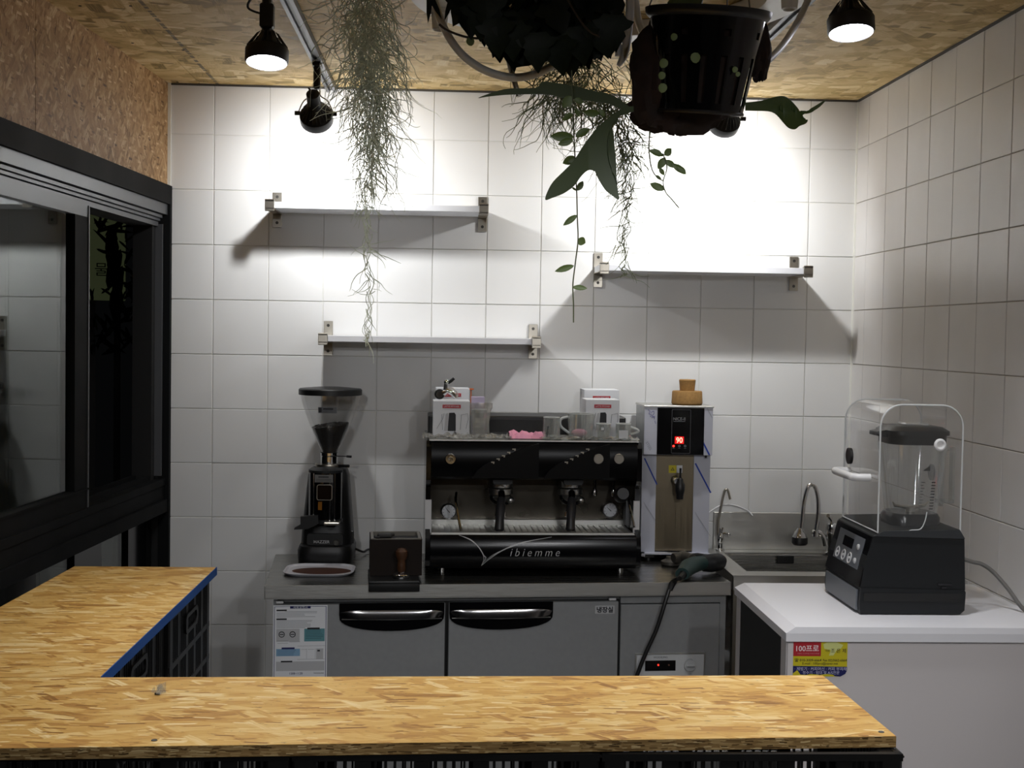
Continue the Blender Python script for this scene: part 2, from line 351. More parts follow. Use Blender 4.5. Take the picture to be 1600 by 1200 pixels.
# ------------------------------------------------------------------ the room
W = 2.544; CEIL = 2.545; DEEP = -7.2
CA = 4.0; LW = Matrix.Rotation(math.radians(-CA), 4, 'Z')     # the left wall runs slightly outwards
KX = math.tan(math.radians(CA))
struct(MB().box(-2.2, W + .12, DEEP - .1, .12, -.06, 0).build('floor', M_floor))
wb = struct(MB().box(-.06, W + .12, .004, .12, 0, 2.62).build('wall_back', M_grout))
wr = struct(MB().box(W + .004, W + .12, DEEP, .12, 0, 2.62).build('wall_right', M_grout_r))
struct(MB().box(-1.2, W + .12, DEEP - .1, DEEP, 0, 2.62).build('wall_front', mat('dim_far_wall', 'b9b4aa', .8, var=.1, vs=2)))
xs = [0] + [.166 + .2 * k for k in range(12)] + [W]
zs = [0] + [.162 + .2 * k for k in range(12)] + [CEIL]
_tm = {}
def tile_mesh(w, h, axis, m):
    k = (round(w, 3), round(h, 3), axis)
    if k not in _tm:
        b = MB(); g = .0014
        if axis == 'y': b.box(g, w - g, 0, .010, g, h - g, .0012)
        else: b.box(0, .010, g, w - g, g, h - g, .0012)
        o = b.build('tile', m); _tm[k] = o.data; bpy.data.objects.remove(o)
    return _tm[k]
rt = random.Random(3)
for i in range(len(xs) - 1):
    for j in range(len(zs) - 1):
        if xs[i + 1] - xs[i] < .02 or zs[j + 1] - zs[j] < .01: continue
        o = bpy.data.objects.new('tile', tile_mesh(xs[i + 1] - xs[i], zs[j + 1] - zs[j], 'y', M_tile)); COL.objects.link(o)
        o.parent = wb; o.location = (xs[i], rt.uniform(-.0007, .0007), zs[j])
        o.rotation_euler = (0, 0, rt.uniform(-.002, .002))
ys = [0, -.128] + [-.128 - .2 * k for k in range(1, 16)]
for i in range(len(ys) - 1):
    for j in range(len(zs) - 1):
        o = bpy.data.objects.new('tile', tile_mesh(ys[i] - ys[i + 1], zs[j + 1] - zs[j], 'x', M_tile_r)); COL.objects.link(o)
        o.parent = wr; o.location = (W + rt.uniform(-.0005, .0005), ys[i + 1], zs[j])
struct(MB().box(-.004, .011, -.006, .006, 0, CEIL).build('trim_1', M_caulk))
struct(MB().box(W - .006, W + .003, -.005, .003, 0, CEIL).build('trim_2', M_caulk))
struct(MB().box(0, W, -.005, .004, CEIL - .007, CEIL).box(W - .006, W + .004, DEEP, 0, CEIL - .007, CEIL).build('trim_3', mat('dark_joint', '4a4640', .8)))
# ceiling of strand boards with a narrow strip along the left wall
ce = struct(MB().box(-1.1, W + .12, DEEP, .12, CEIL + .016, CEIL + .06).build('ceiling', M_blackmatte))
def ceil_board(pts, m): MB().prism(pts, 'z', CEIL, CEIL + .015).build('ceiling_board', m, ce)
lx = lambda y: KX * y
ceil_board([(lx(0) - .05, .1), (.1125, .1), (.1125, -2.44), (lx(-2.44) - .05, -2.44)], M_osb_ceil_ink)
ceil_board([(.1155, .1), (1.336, .1), (1.336, -2.44), (.1155, -2.44)], M_osb_ceil_ink)
ceil_board([(1.339, .1), (W + .1, .1), (W + .1, -2.44), (1.339, -2.44)], M_osb_ceil)
for y0 in (-2.443, -4.86):
    ceil_board([(lx(y0) - .3, y0), (1.336, y0), (1.336, y0 - 2.4), (lx(y0) - .6, y0 - 2.4)], M_osb_ceil)
    ceil_board([(1.339, y0), (W + .1, y0), (W + .1, y0 - 2.4), (1.339, y0 - 2.4)], M_osb_ceil)
for px, py in ((125, 9), (207, 67), (204, 9), (286, 78), (277, 128)):
    p = P(px, py, z=CEIL); MB().disc((p.x, p.y, CEIL + .001), (0, 0, -1), .0045, .0022, 10).build('screw', M_blackmatte, ce)

# left wall: strand board above a black sliding window, lower panes below
wl = struct(MB(LW).box(-.10, -.014, DEEP, .0, 2.165, CEIL + .02).build('wall_left', M_blackmatte))
for a, b in ((0, -1.22), (-1.223, -2.44), (-2.443, -3.66), (-3.663, -4.88), (-4.883, DEEP)):
    MB(LW).box(-.0135, 0, b, a, 2.165, CEIL).build('strand_board', M_osb_wall, wl)
win = struct(MB(LW).box(-.11, .016, -3.2, .006, 2.105, 2.172).build('window_1', M_frame))
def wpart(name, m, *boxes, parent=None):
    b = MB(LW)
    for q in boxes: b.box(*q)
    return b.build(name, m, parent or win)
wpart('head_track', M_frame_lt, (-.11, .006, -3.2, -.02, 2.066, 2.104), (-.11, -.004, -3.2, -.05, 2.052, 2.062), (-.11, -.012, -3.2, -.05, 2.041, 2.0495), (-.11, -.019, -3.2, -.05, 2.022, 2.038))
wpart('corner_post', M_frame, (-.022, .016, -.022, .006, 0, 2.105))
wpart('corner_backing', M_blackmatte, (-.11, -.023, -.02, .006, 0, 2.105))
wpart('jamb', M_frame_lt, (-.03, -.004, -.05, -.040, 1.118, 2.03))
wpart('jamb_liner', M_blackmatte, (-.10, -.03, -.085, -.052, 1.10, 2.04))
wpart('sill_track', M_frame, (-.11, .004, -3.2, -.022, 1.082, 1.106), (-.05, -.034, -3.2, -.05, 1.106, 1.122), (-.10, -.085, -3.2, -.05, 1.106, 1.122))
wpart('sill_beam', M_frame, (-.11, .012, -3.2, -.022, .985, 1.03), (-.11, .0, -3.2, -.022, 1.031, 1.080))
wpart('far_post', M_frame, (-.11, .016, -3.26, -3.2, 0, 2.172))
# the sliding sash is pushed to the left; the right half stands open
wpart('sash_top_rail', M_frame_lt, (-.032, -.004, -2.35, -.81, 1.985, 2.02))  # same dark metal as the sash; lighter grey stands in for the reflected wall
sash = wpart('sash', M_frame, (-.032, -.004, -2.35, -.81, 1.104, 1.160), (-.032, -.004, -.915, -.81, 1.160, 1.985), (-.032, -.004, -2.35, -2.29, 1.160, 1.985), (-.032, .002, -2.35, -.81, 1.1605, 1.166))
wpart('sash_edge', M_frame_lt, (-.036, -.001, -.809, -.802, 1.105, 2.02), (-.036, -.008, -.797, -.792, 1.105, 2.02))
MB(LW).box(-.024, -.018, -2.30, -.905, 1.15, 1.99).build('pane', M_pane, sash)
sash2 = wpart('rear_sash', M_frame, (-.085, -.058, -3.19, -1.75, 1.985, 2.02), (-.085, -.058, -3.19, -1.75, 1.104, 1.160), (-.085, -.058, -1.81, -1.75, 1.160, 1.985), (-.085, -.058, -3.19, -3.13, 1.160, 1.985))
MB(LW).box(-.074, -.069, -3.13, -1.81, 1.16, 1.985).build('pane', M_pane, sash2)
w2 = struct(MB(LW).box(-.11, 0, -3.2, -.022, 0, .06).build('window_2', M_frame))
for a, b in ((-.29, -.03), (-.80, -.56), (-1.36, -1.10), (-1.95, -1.68), (-2.6, -2.3), (-3.2, -2.9)):
    MB(LW).box(-.075, -.045, a, b, .06, .985).build('dark_panel', M_blackgloss, w2)
for a, b in ((-.56, -.29), (-1.10, -.80), (-1.68, -1.36), (-2.3, -1.95), (-2.9, -2.6)):
    MB(LW).box(-.063, -.057, a, b, .06, .985).build('pane', M_pane, w2)
struct(MB(LW).box(-.11, 0, DEEP, -3.26, 0, 2.17).build('wall_left_far', M_blackmatte))
# ------------------------------------------------------------------ bar: strand-board tops on black crates
BZ = .995
bt = thing('bar_top', 'golden strand board bar top across the foreground, screwed down at its right end', 'counter', (1.0, -2.5, BZ - .02))
fl, fr_ = P(0, 1169, z=BZ), P(1400, 1150, z=BZ); ex = fr_.x; sl = (fr_.y - fl.y) / (fr_.x - fl.x); xl_ = -.12; yl_ = fl.y + sl * (xl_ - fl.x)
MB().prism([(xl_, yl_), (ex, fr_.y), (1.774, -2.29), (xl_, -2.333)], 'z', BZ - .019, BZ).build('board', M_osb_bar, bt)
MB().prism([(xl_, yl_ - .0006), (ex + .0004, fr_.y - .0006), (ex + .0004, fr_.y - .0001), (xl_, yl_ - .0001)], 'z', BZ - .0185, BZ - .0006).build('board_edge', M_osb_edge, bt)
for px, py in ((1377, 1144), (241, 1157)):
    p = P(px, py, z=BZ); MB().torus((p.x, p.y, BZ + .0004), .0042, .0009, n=14, m=5).disc((p.x, p.y, BZ), (0, 0, 1), .0036, .0006, 12).build('screw', M_toolgrey, bt)
lt = thing('side_top', 'strand board side counter under the window with blue tape along its inner edge', 'counter', (.2, -1.75, BZ - .02))
MB().prism([(.012, -1.185), (.398, -1.185), (.388, -2.3175), (-.03, -2.3265)], 'z', BZ - .019, BZ).build('board', M_osb_bar, lt)
MB().prism([(.3985, -1.184), (.4005, -1.184), (.3905, -2.3175), (.3885, -2.3175)], 'z', BZ - .021, BZ + .0008).build('edge_tape', M_tape, lt, label='blue masking tape strip')

def crate_parts(root, L, D, H):
    # stackable lattice crate: L along x, D along y, walls of ribs and slots, a heavy rim, corner posts
    b = MB(); t = .012; x0, x1, y0, y1 = -L / 2, L / 2, -D / 2, D / 2
    b.box(x0, x1, y0, y1, .0, .012)
    MBs = [('bottom', b)]
    r = MB()
    for z0, z1, o in ((H - .012, H, .0), (H - .006, H - .003, .002)):
        r.box(x0 + o * -1, x1 + o, y0, y0 + t, z0, z1).box(x0, x1, y1 - t, y1, z0, z1).box(x0, x0 + t, y0, y1, z0, z1).box(x1 - t, x1, y0, y1, z0, z1)
    MBs.append(('rim', r))
    g = MB()
    for z in (.012, .10, .19):
        g.box(x0, x1, y0 + .001, y0 + t, z, z + .014).box(x0, x1, y1 - t, y1 - .001, z, z + .014).box(x0 + .001, x0 + t, y0, y1, z, z + .014).box(x1 - t, x1 - .001, y0, y1, z, z + .014)
    n = 30
    for k in range(n + 1):
        u = x0 + .004 + (L - .018) * k / n; wd = .0035 if k % 6 else .026
        u = min(u, x1 - .002 - wd)
        for yy in ((y0 + .002, y0 + t - .002), (y1 - t + .002, y1 - .002)): g.box(u, u + wd, yy[0], yy[1], .012, H - .013)
    n = 22
    for k in range(n + 1):
        u = y0 + .004 + (D - .018) * k / n; wd = .0035 if k % 6 else .026
        u = min(u, y1 - .002 - wd)
        for xx in ((x0 + .002, x0 + t - .002), (x1 - t + .002, x1 - .002)): g.box(xx[0], xx[1], u, u + wd, .012, H - .013)
    MBs.append(('lattice', g))
    for sx in (-1, 1):
        for sy in (-1, 1):
            cx, cy = sx * (L / 2 - .019), sy * (D / 2 - .019); MBs.append(('corner_post', MB().box(cx - .0188, cx + .0188, cy - .0188, cy + .0188, .0005, H - .001, .004)))
    for y in (y0 - .003, y1 - .002):
        h = MB(); MBs.append(('handle_frame', h)); h.ring(rrect(-.075, .075, H - .085, H - .035, .018), rrect(-.06, .06, H - .075, H - .045, .013), 'y', y, y + .005)
    for nm, mb in MBs:
        o = mb.build(nm, M_crate); o.parent = root
CH = .324
cr = thing('crate', 'black lattice crate, top of the right stack under the bar', 'crate', (1.541, -2.505, CH * 2 + .002), 'black crates carrying the bar')
crate_parts(cr, .496, .385, CH)
nm = {0: 'right', 1: 'middle', 2: 'left'}; lv = {2: 'top', 1: 'middle', 0: 'bottom'}
for i in range(3):
    for k in (2, 1, 0):
        if (i, k) == (0, 2): continue
        dup(cr, (1.541 - .500 * i, -2.505, CH * k + .002), 'black lattice crate, %s of the %s stack under the bar' % (lv[k], nm[i]))
for i in range(2):
    for k in (2, 1, 0):
        dup(cr, (.195 - .012 * i, -1.47 - .502 * i, CH * k + .002), 'black lattice crate under the side counter, %s of the stack %s' % (lv[k], 'nearest the white tiled wall' if i == 0 else 'next to the bar'), PI / 2)
# small clear plastic scrap on the bar
p = P(247, 1086, z=BZ)
sc = thing('plastic_scrap', 'small torn scrap of clear plastic packaging on the bar top', 'packaging', (p.x, p.y, BZ))
b = MB(); r0 = random.Random(5)
for k in range(5):
    a = r0.uniform(0, 6); q = Vector((p.x + r0.uniform(-.006, .008), p.y + r0.uniform(-.004, .004), BZ + .001))
    b.add([q, q + Vector((.012 * math.cos(a), .009 * math.sin(a), .004)), q + Vector((.008 * math.cos(a + 1), .006, .024 - .003 * k)), q + Vector((-.005, .002, .015))], [(0, 1, 2, 3)])
b.build('film', M_wrap, sc)
MB().box(p.x - .006, p.x + .003, p.y - .001, p.y + .001, BZ + .0003, BZ + .004).build('clip', M_blackgloss, sc)
# ------------------------------------------------------------------ track lights
def rail(name, label, x, y0, y1):
    t = thing(name, label, 'light rail', (x, y0, CEIL))
    MB().box(x - .018, x - .007, y1, y0, CEIL - .022, CEIL).box(x + .007, x + .018, y1, y0, CEIL - .022, CEIL).box(x - .018, x + .018, y1, y0, CEIL - .004, CEIL).build('channel', mat('rail_grey', '55565a', .4, .5), t)
    MB().box(x - .006, x + .006, y1, y0 - .002, CEIL - .014, CEIL - .005).build('contact_strip', M_black, t)
    return t
rail('light_rail', 'grey aluminium lighting rail on the ceiling left of the hanging moss', .592, -.012, -6.6)
rail('light_rail', 'grey aluminium lighting rail on the ceiling along the right, carrying the right lit lamp', 1.945, -.25, -6.6)
def track_lamp(label, x, head, aim, lit, R=.0535):
    hd = Vector(head); d = (Vector(aim) - hd).normalized(); zt = CEIL - .022
    t = thing('track_lamp', label, 'lamp', (x, hd.y, zt), 'spot lamps on the ceiling rails')
    MB().box(x - .014, x + .014, hd.y - .035, hd.y + .035, zt - .014, zt, .003).box(x - .011, x + .011, hd.y - .016, hd.y + .016, zt - .085, zt - .012, .004).build('adapter', M_black, t)
    Q = d.to_track_quat('Z', 'Y').to_matrix()
    # bulb housing along the beam: socket, cone, ring
    neck = hd - d * .055
    MB().lathe(([(.016, -.088), (.021, -.085), (.022, -.04), (.025, -.035), (.030, -.02)] if not lit else [(.013, -.04), (.018, -.036), (.021, -.022), (.026, -.014), (R * .7, -.002)]) + [(R * .83, .004), (R, .012), (R, .040), (R - .004, .046), (R - .006, .036)], hd - d * .036, 28, Q).build('housing', M_black, t)
    fb = MB()
    for k in range(22):
        a = 2 * PI * k / 22; c = Vector((math.cos(a), math.sin(a), 0)); o = hd - d * .036
        p0 = o + Q @ (c * .0265 + Vector((0, 0, -.028))); p1 = o + Q @ (c * (R * .92) + Vector((0, 0, .006)))
        fb.tube([p0, p1], [.0016, .0022], 4)
    fb.build('cooling_fins', mat('fin_grey', '3a3a3c', .45, .3), t)
    sx = Vector((1, 0, 0)); s = MB(); piv = hd - d * .03
    top = Vector((x, hd.y, zt - .086))
    if not lit:
        for sg in (-1, 1):
            s.tube(bez([top + sx * sg * .008, top + sx * sg * .012 + Vector((0, 0, -.02)), piv + sx * sg * (R * .72) + Vector((0, 0, .04)), piv + sx * sg * (R + .004)]), .0021, 6)
        s.build('yoke', M_nickel if not lit else M_black, t)
        for sg in (-1, 1): MB().cyl(piv + sx * sg * (R - .003), piv + sx * sg * (R + .014), .007, None, 10).build('pivot_knob', M_black, t)
    else:
        s.box(x - .017, x + .017, hd.y - .017, hd.y + .017, hd.z + .075, hd.z + .135, .004).tube([Vector((x, hd.y, zt - .08)), Vector((x, hd.y, hd.z + .13))], .010, 10).tube([Vector((x, hd.y, hd.z + .078)), hd - d * .06], [.013, .012], 10).build('stem', M_black, t)
    cb = [top, top + Vector((-.012, 0, -.01)), hd - d * .135 + Vector((-.012, 0, .01)), hd - d * .12]
    if lit: cb = [top + Vector((0, 0, .05)), top + Vector((-.035, -.01, .03)), top + Vector((-.045, -.01, .005)), top + Vector((-.014, -.01, -.008)), hd - d * .12]
    MB().tube(bez(cb), .003, 6).build('cord', M_black, t)
    MB().lathe([(R - .006, 0), (R - .006, .006), (R * .8, .013), (R * .5, .018), (.001, .020)], hd - d * .002, 28, Q, cap=False).build('lens', M_lens, t)
    return t
AIM = {k: (h, a, pw, c, bl) for k, h, a, pw, c, bl in LAMPS}
names = {'left_lit': 'lit black spot lamp hanging left of the hanging moss, facing down', 'right_lit': 'lit black spot lamp right of the hanging basket, facing down',
         'left_wall': 'black spot lamp with its back to the room, turned to the wall above the shelf',
         'right_wall': 'black spot lamp hidden behind the hanging basket, lighting the tiled wall', 'front_left': 'black spot lamp on the left rail above the bar, out of view', 'front_right': 'black spot lamp on the right rail above the bar, out of view', 'shop_left': 'black spot lamp on the left rail over the shop floor, out of view', 'shop_right': 'black spot lamp on the right rail over the shop floor, out of view', 'rear_left': 'rearmost black spot lamp on the left rail, out of view', 'rear_right': 'rearmost black spot lamp on the right rail, out of view'}
for k, (h, a, pw, c, bl) in AIM.items():
    d = (Vector(a) - Vector(h)).normalized()
    if k in ('left_lit', 'right_lit', 'front_left', 'front_right'): vis = Vector(h) + Vector((0, -.12, -.6))      # heads tip slightly towards the bar
    elif k == 'left_wall': vis = Vector(h) + Vector((.02, .80, -.50))
    else: vis = Vector(a)
    if 'wall' not in k:
        track_lamp(names[k], h[0], h, vis, True)
    else: track_lamp(names[k], .592 if k.startswith('left') else 1.945, h, vis, False)
    ld = bpy.data.lights.new('spot_' + k, 'SPOT'); ld.energy = pw; ld.spot_size = math.radians(c); ld.spot_blend = bl; ld.shadow_soft_size = .03 if 'wall' in k else .045
    ld.color = (.985, .992, 1.0) if 'wall' in k else (.98, .985, 1.0)
    lo = bpy.data.objects.new('spot_' + k, ld); COL.objects.link(lo)
    vd = (vis - Vector(h)).normalized(); lo.location = Vector(h) + vd * .022
    lo.rotation_euler = (d if 'wall' in k else d).to_track_quat('-Z', 'Y').to_euler()

# white ring fitting on the ceiling with hanging sockets
rc = thing('ring_light', 'white ring ceiling fitting with hanging sockets, half hidden behind the plants', 'ceiling light', (1.42, -1.5, CEIL))
MB().ring(circ(1.42, -1.5, .50, 64), circ(1.42, -1.5, .40, 64), 'z', CEIL - .045, CEIL - .002).build('ring', M_hose, rc)
for a in (21, 65, 115, 160, 205, 250, 295, 340):
    x, y = 1.42 + .45 * math.cos(math.radians(a)), -1.5 + .45 * math.sin(math.radians(a))
    MB().lathe([(.026, 0), (.026, .012), (.022, .016), (.019, .052), (.015, .055), (.012, .045)], (x, y, CEIL - .045), 18, Matrix.Rotation(PI, 3, 'X')).build('socket', M_hose, rc)
# ------------------------------------------------------------------ counter fridge
FF = Frame(.463, -.71, 4.3)
FL, FD, FZ = 1.512, .575, .85
fr = thing('counter_fridge', 'low stainless counter fridge with two grey doors and black pocket handles', 'fridge', FF.M @ Vector((FL / 2, FD / 2, 0)))
def fb(): return MB(FF.M)
wt = fb().box(0, FL, .002, FD, FZ - .004, FZ, .0015).build('worktop', M_steel_shade, fr)
fb().box(0, FL, 0, .003, FZ - .042, FZ - .0003).box(0, .003, 0, FD, FZ - .042, FZ - .003).box(FL - .003, FL, 0, FD, FZ - .042, FZ - .003).box(0, FL, 0, .016, FZ - .044, FZ - .040).box(.003, FL - .003, .003, FD, FZ - .03, FZ - .004).build('worktop_apron', M_steel, wt)
u0 = FF.u(427, 990, .03); u1 = FF.u(1133, 990, .03); ud0 = FF.u(431, 990, .02); ud1 = FF.u(695, 990, .02); ue0 = FF.u(700.5, 990, .02); ue1 = FF.u(965, 990, .02); uc0 = FF.u(969, 990, .02)
zt = FF.h(560, 943, .02)
fb().box(u0, u1, .05, FD - .01, .10, FZ - .03).box(u0, u0 + .012, .026, .06, .1, FZ - .043).box(u1 - .02, u1, .03, .06, .1, FZ - .043).box(u0, u1, .04, .06, zt + .005, FZ - .043).build('body', M_door, fr)
fb().box(u0 + .012, uc0, .034, .052, .10, zt).build('gasket', M_black, fr)
for n_, a, b_ in (('left', ud0, ud1), ('right', ue0, ue1)):
    d = fb().box(a, b_, .012, .036, .13, zt, .002).build('door', M_door, fr)
    h0, h1 = (FF.u(530, 960, .012), FF.u(694, 960, .012)) if n_ == 'left' else (FF.u(702, 960, .012), FF.u(863.5, 960, .012))
    zz = lambda py: FF.h(700, py, .012)
    m = (h0 + h1) / 2; hw = (h1 - h0) / 2
    pl = [(m + hw, zz(941)), (m - hw, zz(941)), (m - hw, zz(958))] + [(m - hw * math.cos(PI * k / 20), zz(960) - (zz(960) - zz(984)) * math.sin(PI * k / 20) ** .75) for k in range(1, 20)] + [(m + hw, zz(958))]
    fb().prism(pl, 'y', .006, .0125).build('handle_pocket', M_blackgloss, d)
    hb = fb(); secs = []
    for k in range(25):                         # bulging chrome grip
        u = h0 + .004 + (h1 - h0 - .008) * k / 24; s = 1 - abs(2 * k / 24 - 1) ** 6
        zc = (zz(951.5) + zz(964)) / 2; hh = (zz(950.5) - zz(964.5)) / 2 * (.45 + .55 * s)
        secs.append([(u, .0045 - .006 * s + .005 * (1 - math.cos(t)) * .5 - .012 * s * max(0, math.sin(t * .5)), zc + hh * math.cos(t)) for t in [PI * q / 8 for q in range(9)]])
    hb.loft(secs, False).build('handle_grip', mat('dark_chrome', 'b9b9ba', .16, 1), d)
    fb().tube([(h0 + .008, .002, zz(965)), (m, -.006, zz(965.5)), (h1 - .008, .002, zz(965))], .0016, 6).build('handle_trim', mat('bright_steel', 'd2d2cf', .3, 1), d)
for px in (437, 957):
    q = FF.u(px, 940, .02); fb().box(q - .012, q + .012, .016, .034, zt + .002, zt + .01, .002).build('hinge_cap', M_whiteplastic, fr)
# machine compartment on the right
p0, p1 = FF.u(969, 990, .02), FF.u(1124, 990, .02); z1 = FF.h(1040, 944, .02)
fb().box(p0, p1, .018, .04, .13, z1, .002).box(p0, p1 + .004, .022, .04, z1 + .004, FZ - .05).build('machine_cover', M_door, fr)
c0, c1 = FF.u(994, 1030, .015), FF.u(1100, 1030, .015); cz0, cz1 = FF.h(1050, 1072, .015), FF.h(1050, 1022, .015)
M_cpan = mat('pale_grey_panel', 'c3c5c6', .45)
cp = fb().box(c0, c1, .012, .020, cz0, cz1, .0015).build('control_panel', M_cpan, fr)
fb().ring([(c0 - .004, cz0 - .004), (c1 + .003, cz0 - .004), (c1 + .003, cz1 + .004), (c0 - .004, cz1 + .004)], [(c0, cz0), (c1, cz0), (c1, cz1), (c0, cz1)], 'y', .011, .0185).build('panel_rim', M_steel, cp)
a0, a1, b0, b1 = FF.u(1008, 1035, .012), FF.u(1055.5, 1035, .012), FF.h(1030, 1048, .012), FF.h(1030, 1032, .012)
fb().box(a0, a1, .0105, .013, b0, b1).build('display', M_blackgloss, cp)
for px, m_ in ((1028.5, M_redled), (1045, mat('amber_lens', '6e4a3c', .4))):
    q = FF.at(px, 1039, .0105); fb().disc((q[0], .0105, q[1]), (0, -1, 0), .0028, .0016, 12).build('indicator', m_, cp)
q = FF.at(1078, 1039, .012); kb = fb().torus((q[0], .0115, q[1]), .0215, .0012, (0, 1, 0)).disc((q[0], .0125, q[1]), (0, -1, 0), .019, .008, 28).box(q[0] - .014, q[0] + .014, -.002, .006, q[1] - .003, q[1] + .003, .001)
kb.build('knob', M_cpan, cp)
q = FF.at(1032, 1027, .0118); text('maker_name', 'WOOSUNG', M_ink, cp, face_front(FF.M, q[0], .0117, q[1]), width=.047)
q = FF.at(1078, 1053, .0118); text('knob_marking', 'OFF', M_greyink, cp, face_front(FF.M, q[0], .0117, q[1]), width=.012)
# cold-store label on the right door, with its pale ground
q0, q1 = FF.at(930, 946.5, .012), FF.at(960, 958.5, .012)
lb = fb().box(q0[0], q1[0], .0112, .0122, q1[1], q0[1]).build('door_label', M_palegrey, fr)
text('door_label_print', '냉장실', M_ink, lb, face_front(FF.M, (q0[0] + q1[0]) / 2, .0111, (q0[1] + q1[1]) / 2), width=.054, bold=.03)
# printed instruction sheet on the left door
s0, s1 = FF.at(427, 946, .0115), FF.at(510.5, 1058, .0115); SH = s0[1] - s1[1]; SW = s1[0] - s0[0]
sh = fb().box(s0[0], s1[0], .0108, .0118, s0[1] - SH * 1.03, s0[1]).build('instruction_sheet', M_paper, fr, label='white printed instruction sheet with blue and teal boxes')
def sheet(name, m, rects, d=.0105):
    b = fb()
    for x0, y0, x1, y1 in rects:                # fractions of the sheet
        b.box(s0[0] + SW * x0, s0[0] + SW * x1, d, d + .0003, s0[1] - SH * y1, s0[1] - SH * y0)
    return b.build(name, m, sh)
sheet('sheet_border', M_navy, [(.02, .015, .98, .02), (.02, .015, .03, 1.0), (.97, .015, .98, 1.0)])
sheet('sheet_title', M_navy, [(.31, .012, .69, .045)])
sheet('sheet_headings', M_ink, [(.06, .058, .25, .078), (.06, .18, .25, .20), (.63, .31, .86, .335), (.15, .895 - .13, .36, .915 - .13), (.82, .62, .87, .64)], .0104)
sheet('sheet_heading_navy', M_navy, [(.16, .58, .40, .605)], .0104)
rl = random.Random(2); rows = []
for k in range(5): rows.append((.06 + .16 * (k == 0), .085 + .018 * k, .06 + rl.uniform(.5, .76), .0895 + .018 * k))
for k in range(7): rows.append((.06, .208 + .0165 * k, .06 + rl.uniform(.5, .72), .2125 + .0165 * k))
for k in range(3): rows.append((.08 + .22 * (k % 2), .485 + .017 * k, .28 + .22 * (k % 2), .489 + .017 * k))
rows += [(.45, .56, .96, .563), (.52, .61, .62, .613), (.64, .61, .76, .613), (.62, .60, .624, .74), (.78, .60, .784, .74), (.45, .745, .96, .748)]
sheet('sheet_text_lines', M_greyink, rows)
sheet('sheet_teal_box', M_teal, [(.575, .325, .955, .50)])
sheet('sheet_teal_lines', mat('teal_ink', '2c5560', .6), [(.60, .345 + .022 * k, .60 + rl.uniform(.25, .33), .350 + .022 * k) for k in range(6)], .0103)
sheet('sheet_blue_box', M_sky, [(.06, .60, .50, .70)])
sheet('sheet_blue_lines', mat('blue_ink', '3d5f86', .6), [(.08, .615 + .022 * k, .08 + rl.uniform(.3, .4), .620 + .022 * k) for k in range(4)], .0103)
sheet('sheet_grey_boxes', M_palegrey, [(.06, .325, .49, .50), (.06, .775, .955, .905), (.80, .60, .93, .745)], .0106)
dl = fb()
for fx in (.16, .36):
    c = (s0[0] + SW * fx, .0103, s0[1] - SH * .40); dl.torus(c, .0085, .0013, (0, 1, 0), 20, 5).box(c[0] - .006, c[0] + .006, .0098, .0104, c[2] - .0012, c[2] + .0012)
dl.build('sheet_dial_drawings', M_ink, sh)
text('sheet_title_print', '사용설명서', M_paper, sh, face_front(FF.M, s0[0] + SW * .5, .0102, s0[1] - SH * .0285), width=SW * .26)
text('sheet_phone_line', '1588-1128', M_navy, sh, face_front(FF.M, s0[0] + SW * .43, .0104, s0[1] - SH * .94), width=SW * .24)
text('sheet_maker_name', 'WOOSUNG', M_ink, sh, face_front(FF.M, s0[0] + SW * .85, .0104, s0[1] - SH * .94), width=SW * .19)
for lu, lv in ((.08, .08), (FL - .1, .08), (.08, FD - .08), (FL - .1, FD - .08)):
    MB(FF.M @ Matrix.Translation((lu, lv, 0))).lathe([(.022, 0), (.024, .01), (.016, .02), (.016, .105)], n=14).build('leg', M_nickel, fr)

# ------------------------------------------------------------------ sink
SZ = .86; sx0, sx1, sy0, sy1 = 1.99, 2.535, -.535, -.002
sk = thing('sink_unit', 'stainless sink unit in the right corner with a splashback', 'sink', (2.26, -.27, 0))
bx0, bx1, by0, by1 = 2.055, 2.50, -.455, -.075
MB().ring([(sx0, sy0), (sx1, sy0), (sx1, sy1), (sx0, sy1)], [(bx0, by0), (bx1, by0), (bx1, by1), (bx0, by1)], 'z', SZ - .004, SZ).box(sx0, sx1, sy0, sy0 + .003, SZ - .05, SZ - .003).box(sx0, sx0 + .003, sy0, sy1, SZ - .05, SZ - .003).box(sx1 - .003, sx1, sy0, sy1, SZ - .05, SZ - .003).build('rim', M_steel, sk)
R1 = rrect(bx0, bx1, by0, by1, .035, 5); R2 = rrect(bx0 + .012, bx1 - .012, by0 + .012, by1 - .012, .05, 5)
MB().loft([[(x, y, SZ - .002) for x, y in rrect(bx0 - .001, bx1 + .001, by0 - .001, by1 + .001, .004, 5)], [(x, y, SZ - .01) for x, y in R1], [(x, y, SZ - .20) for x, y in R2], [(x, y, SZ - .215) for x, y in rrect(bx0 + .03, bx1 - .03, by0 + .03, by1 - .03, .05, 5)]], False).add([(x, y, SZ - .215) for x, y in rrect(bx0 + .03, bx1 - .03, by0 + .03, by1 - .03, .05, 5)], [tuple(range(24))]).build('basin', M_steel_shade, sk)  # shade inside the bowl put into the darker steel
MB().box(sx0 + .04, sx1, -.014, -.002, SZ, 1.0, .002).build('splashback', M_steel, sk)
p = P(1227, 874, y=by1 - .012); MB().box(p.x - .032, p.x + .032, by1 - .016, by1 - .010, p.z - .016, p.z + .014, .002).ring(circ(p.x, p.z, .012, 16), circ(p.x, p.z, .008, 16), 'y', by1 - .018, by1 - .016).build('overflow_plate', M_black, sk)
MB().lathe([(.055, 0), (.055, .004), (.045, .006), (.03, .003), (.001, .003)], (2.22, -.25, SZ - .214), 24).build('drain', M_chrome, sk)
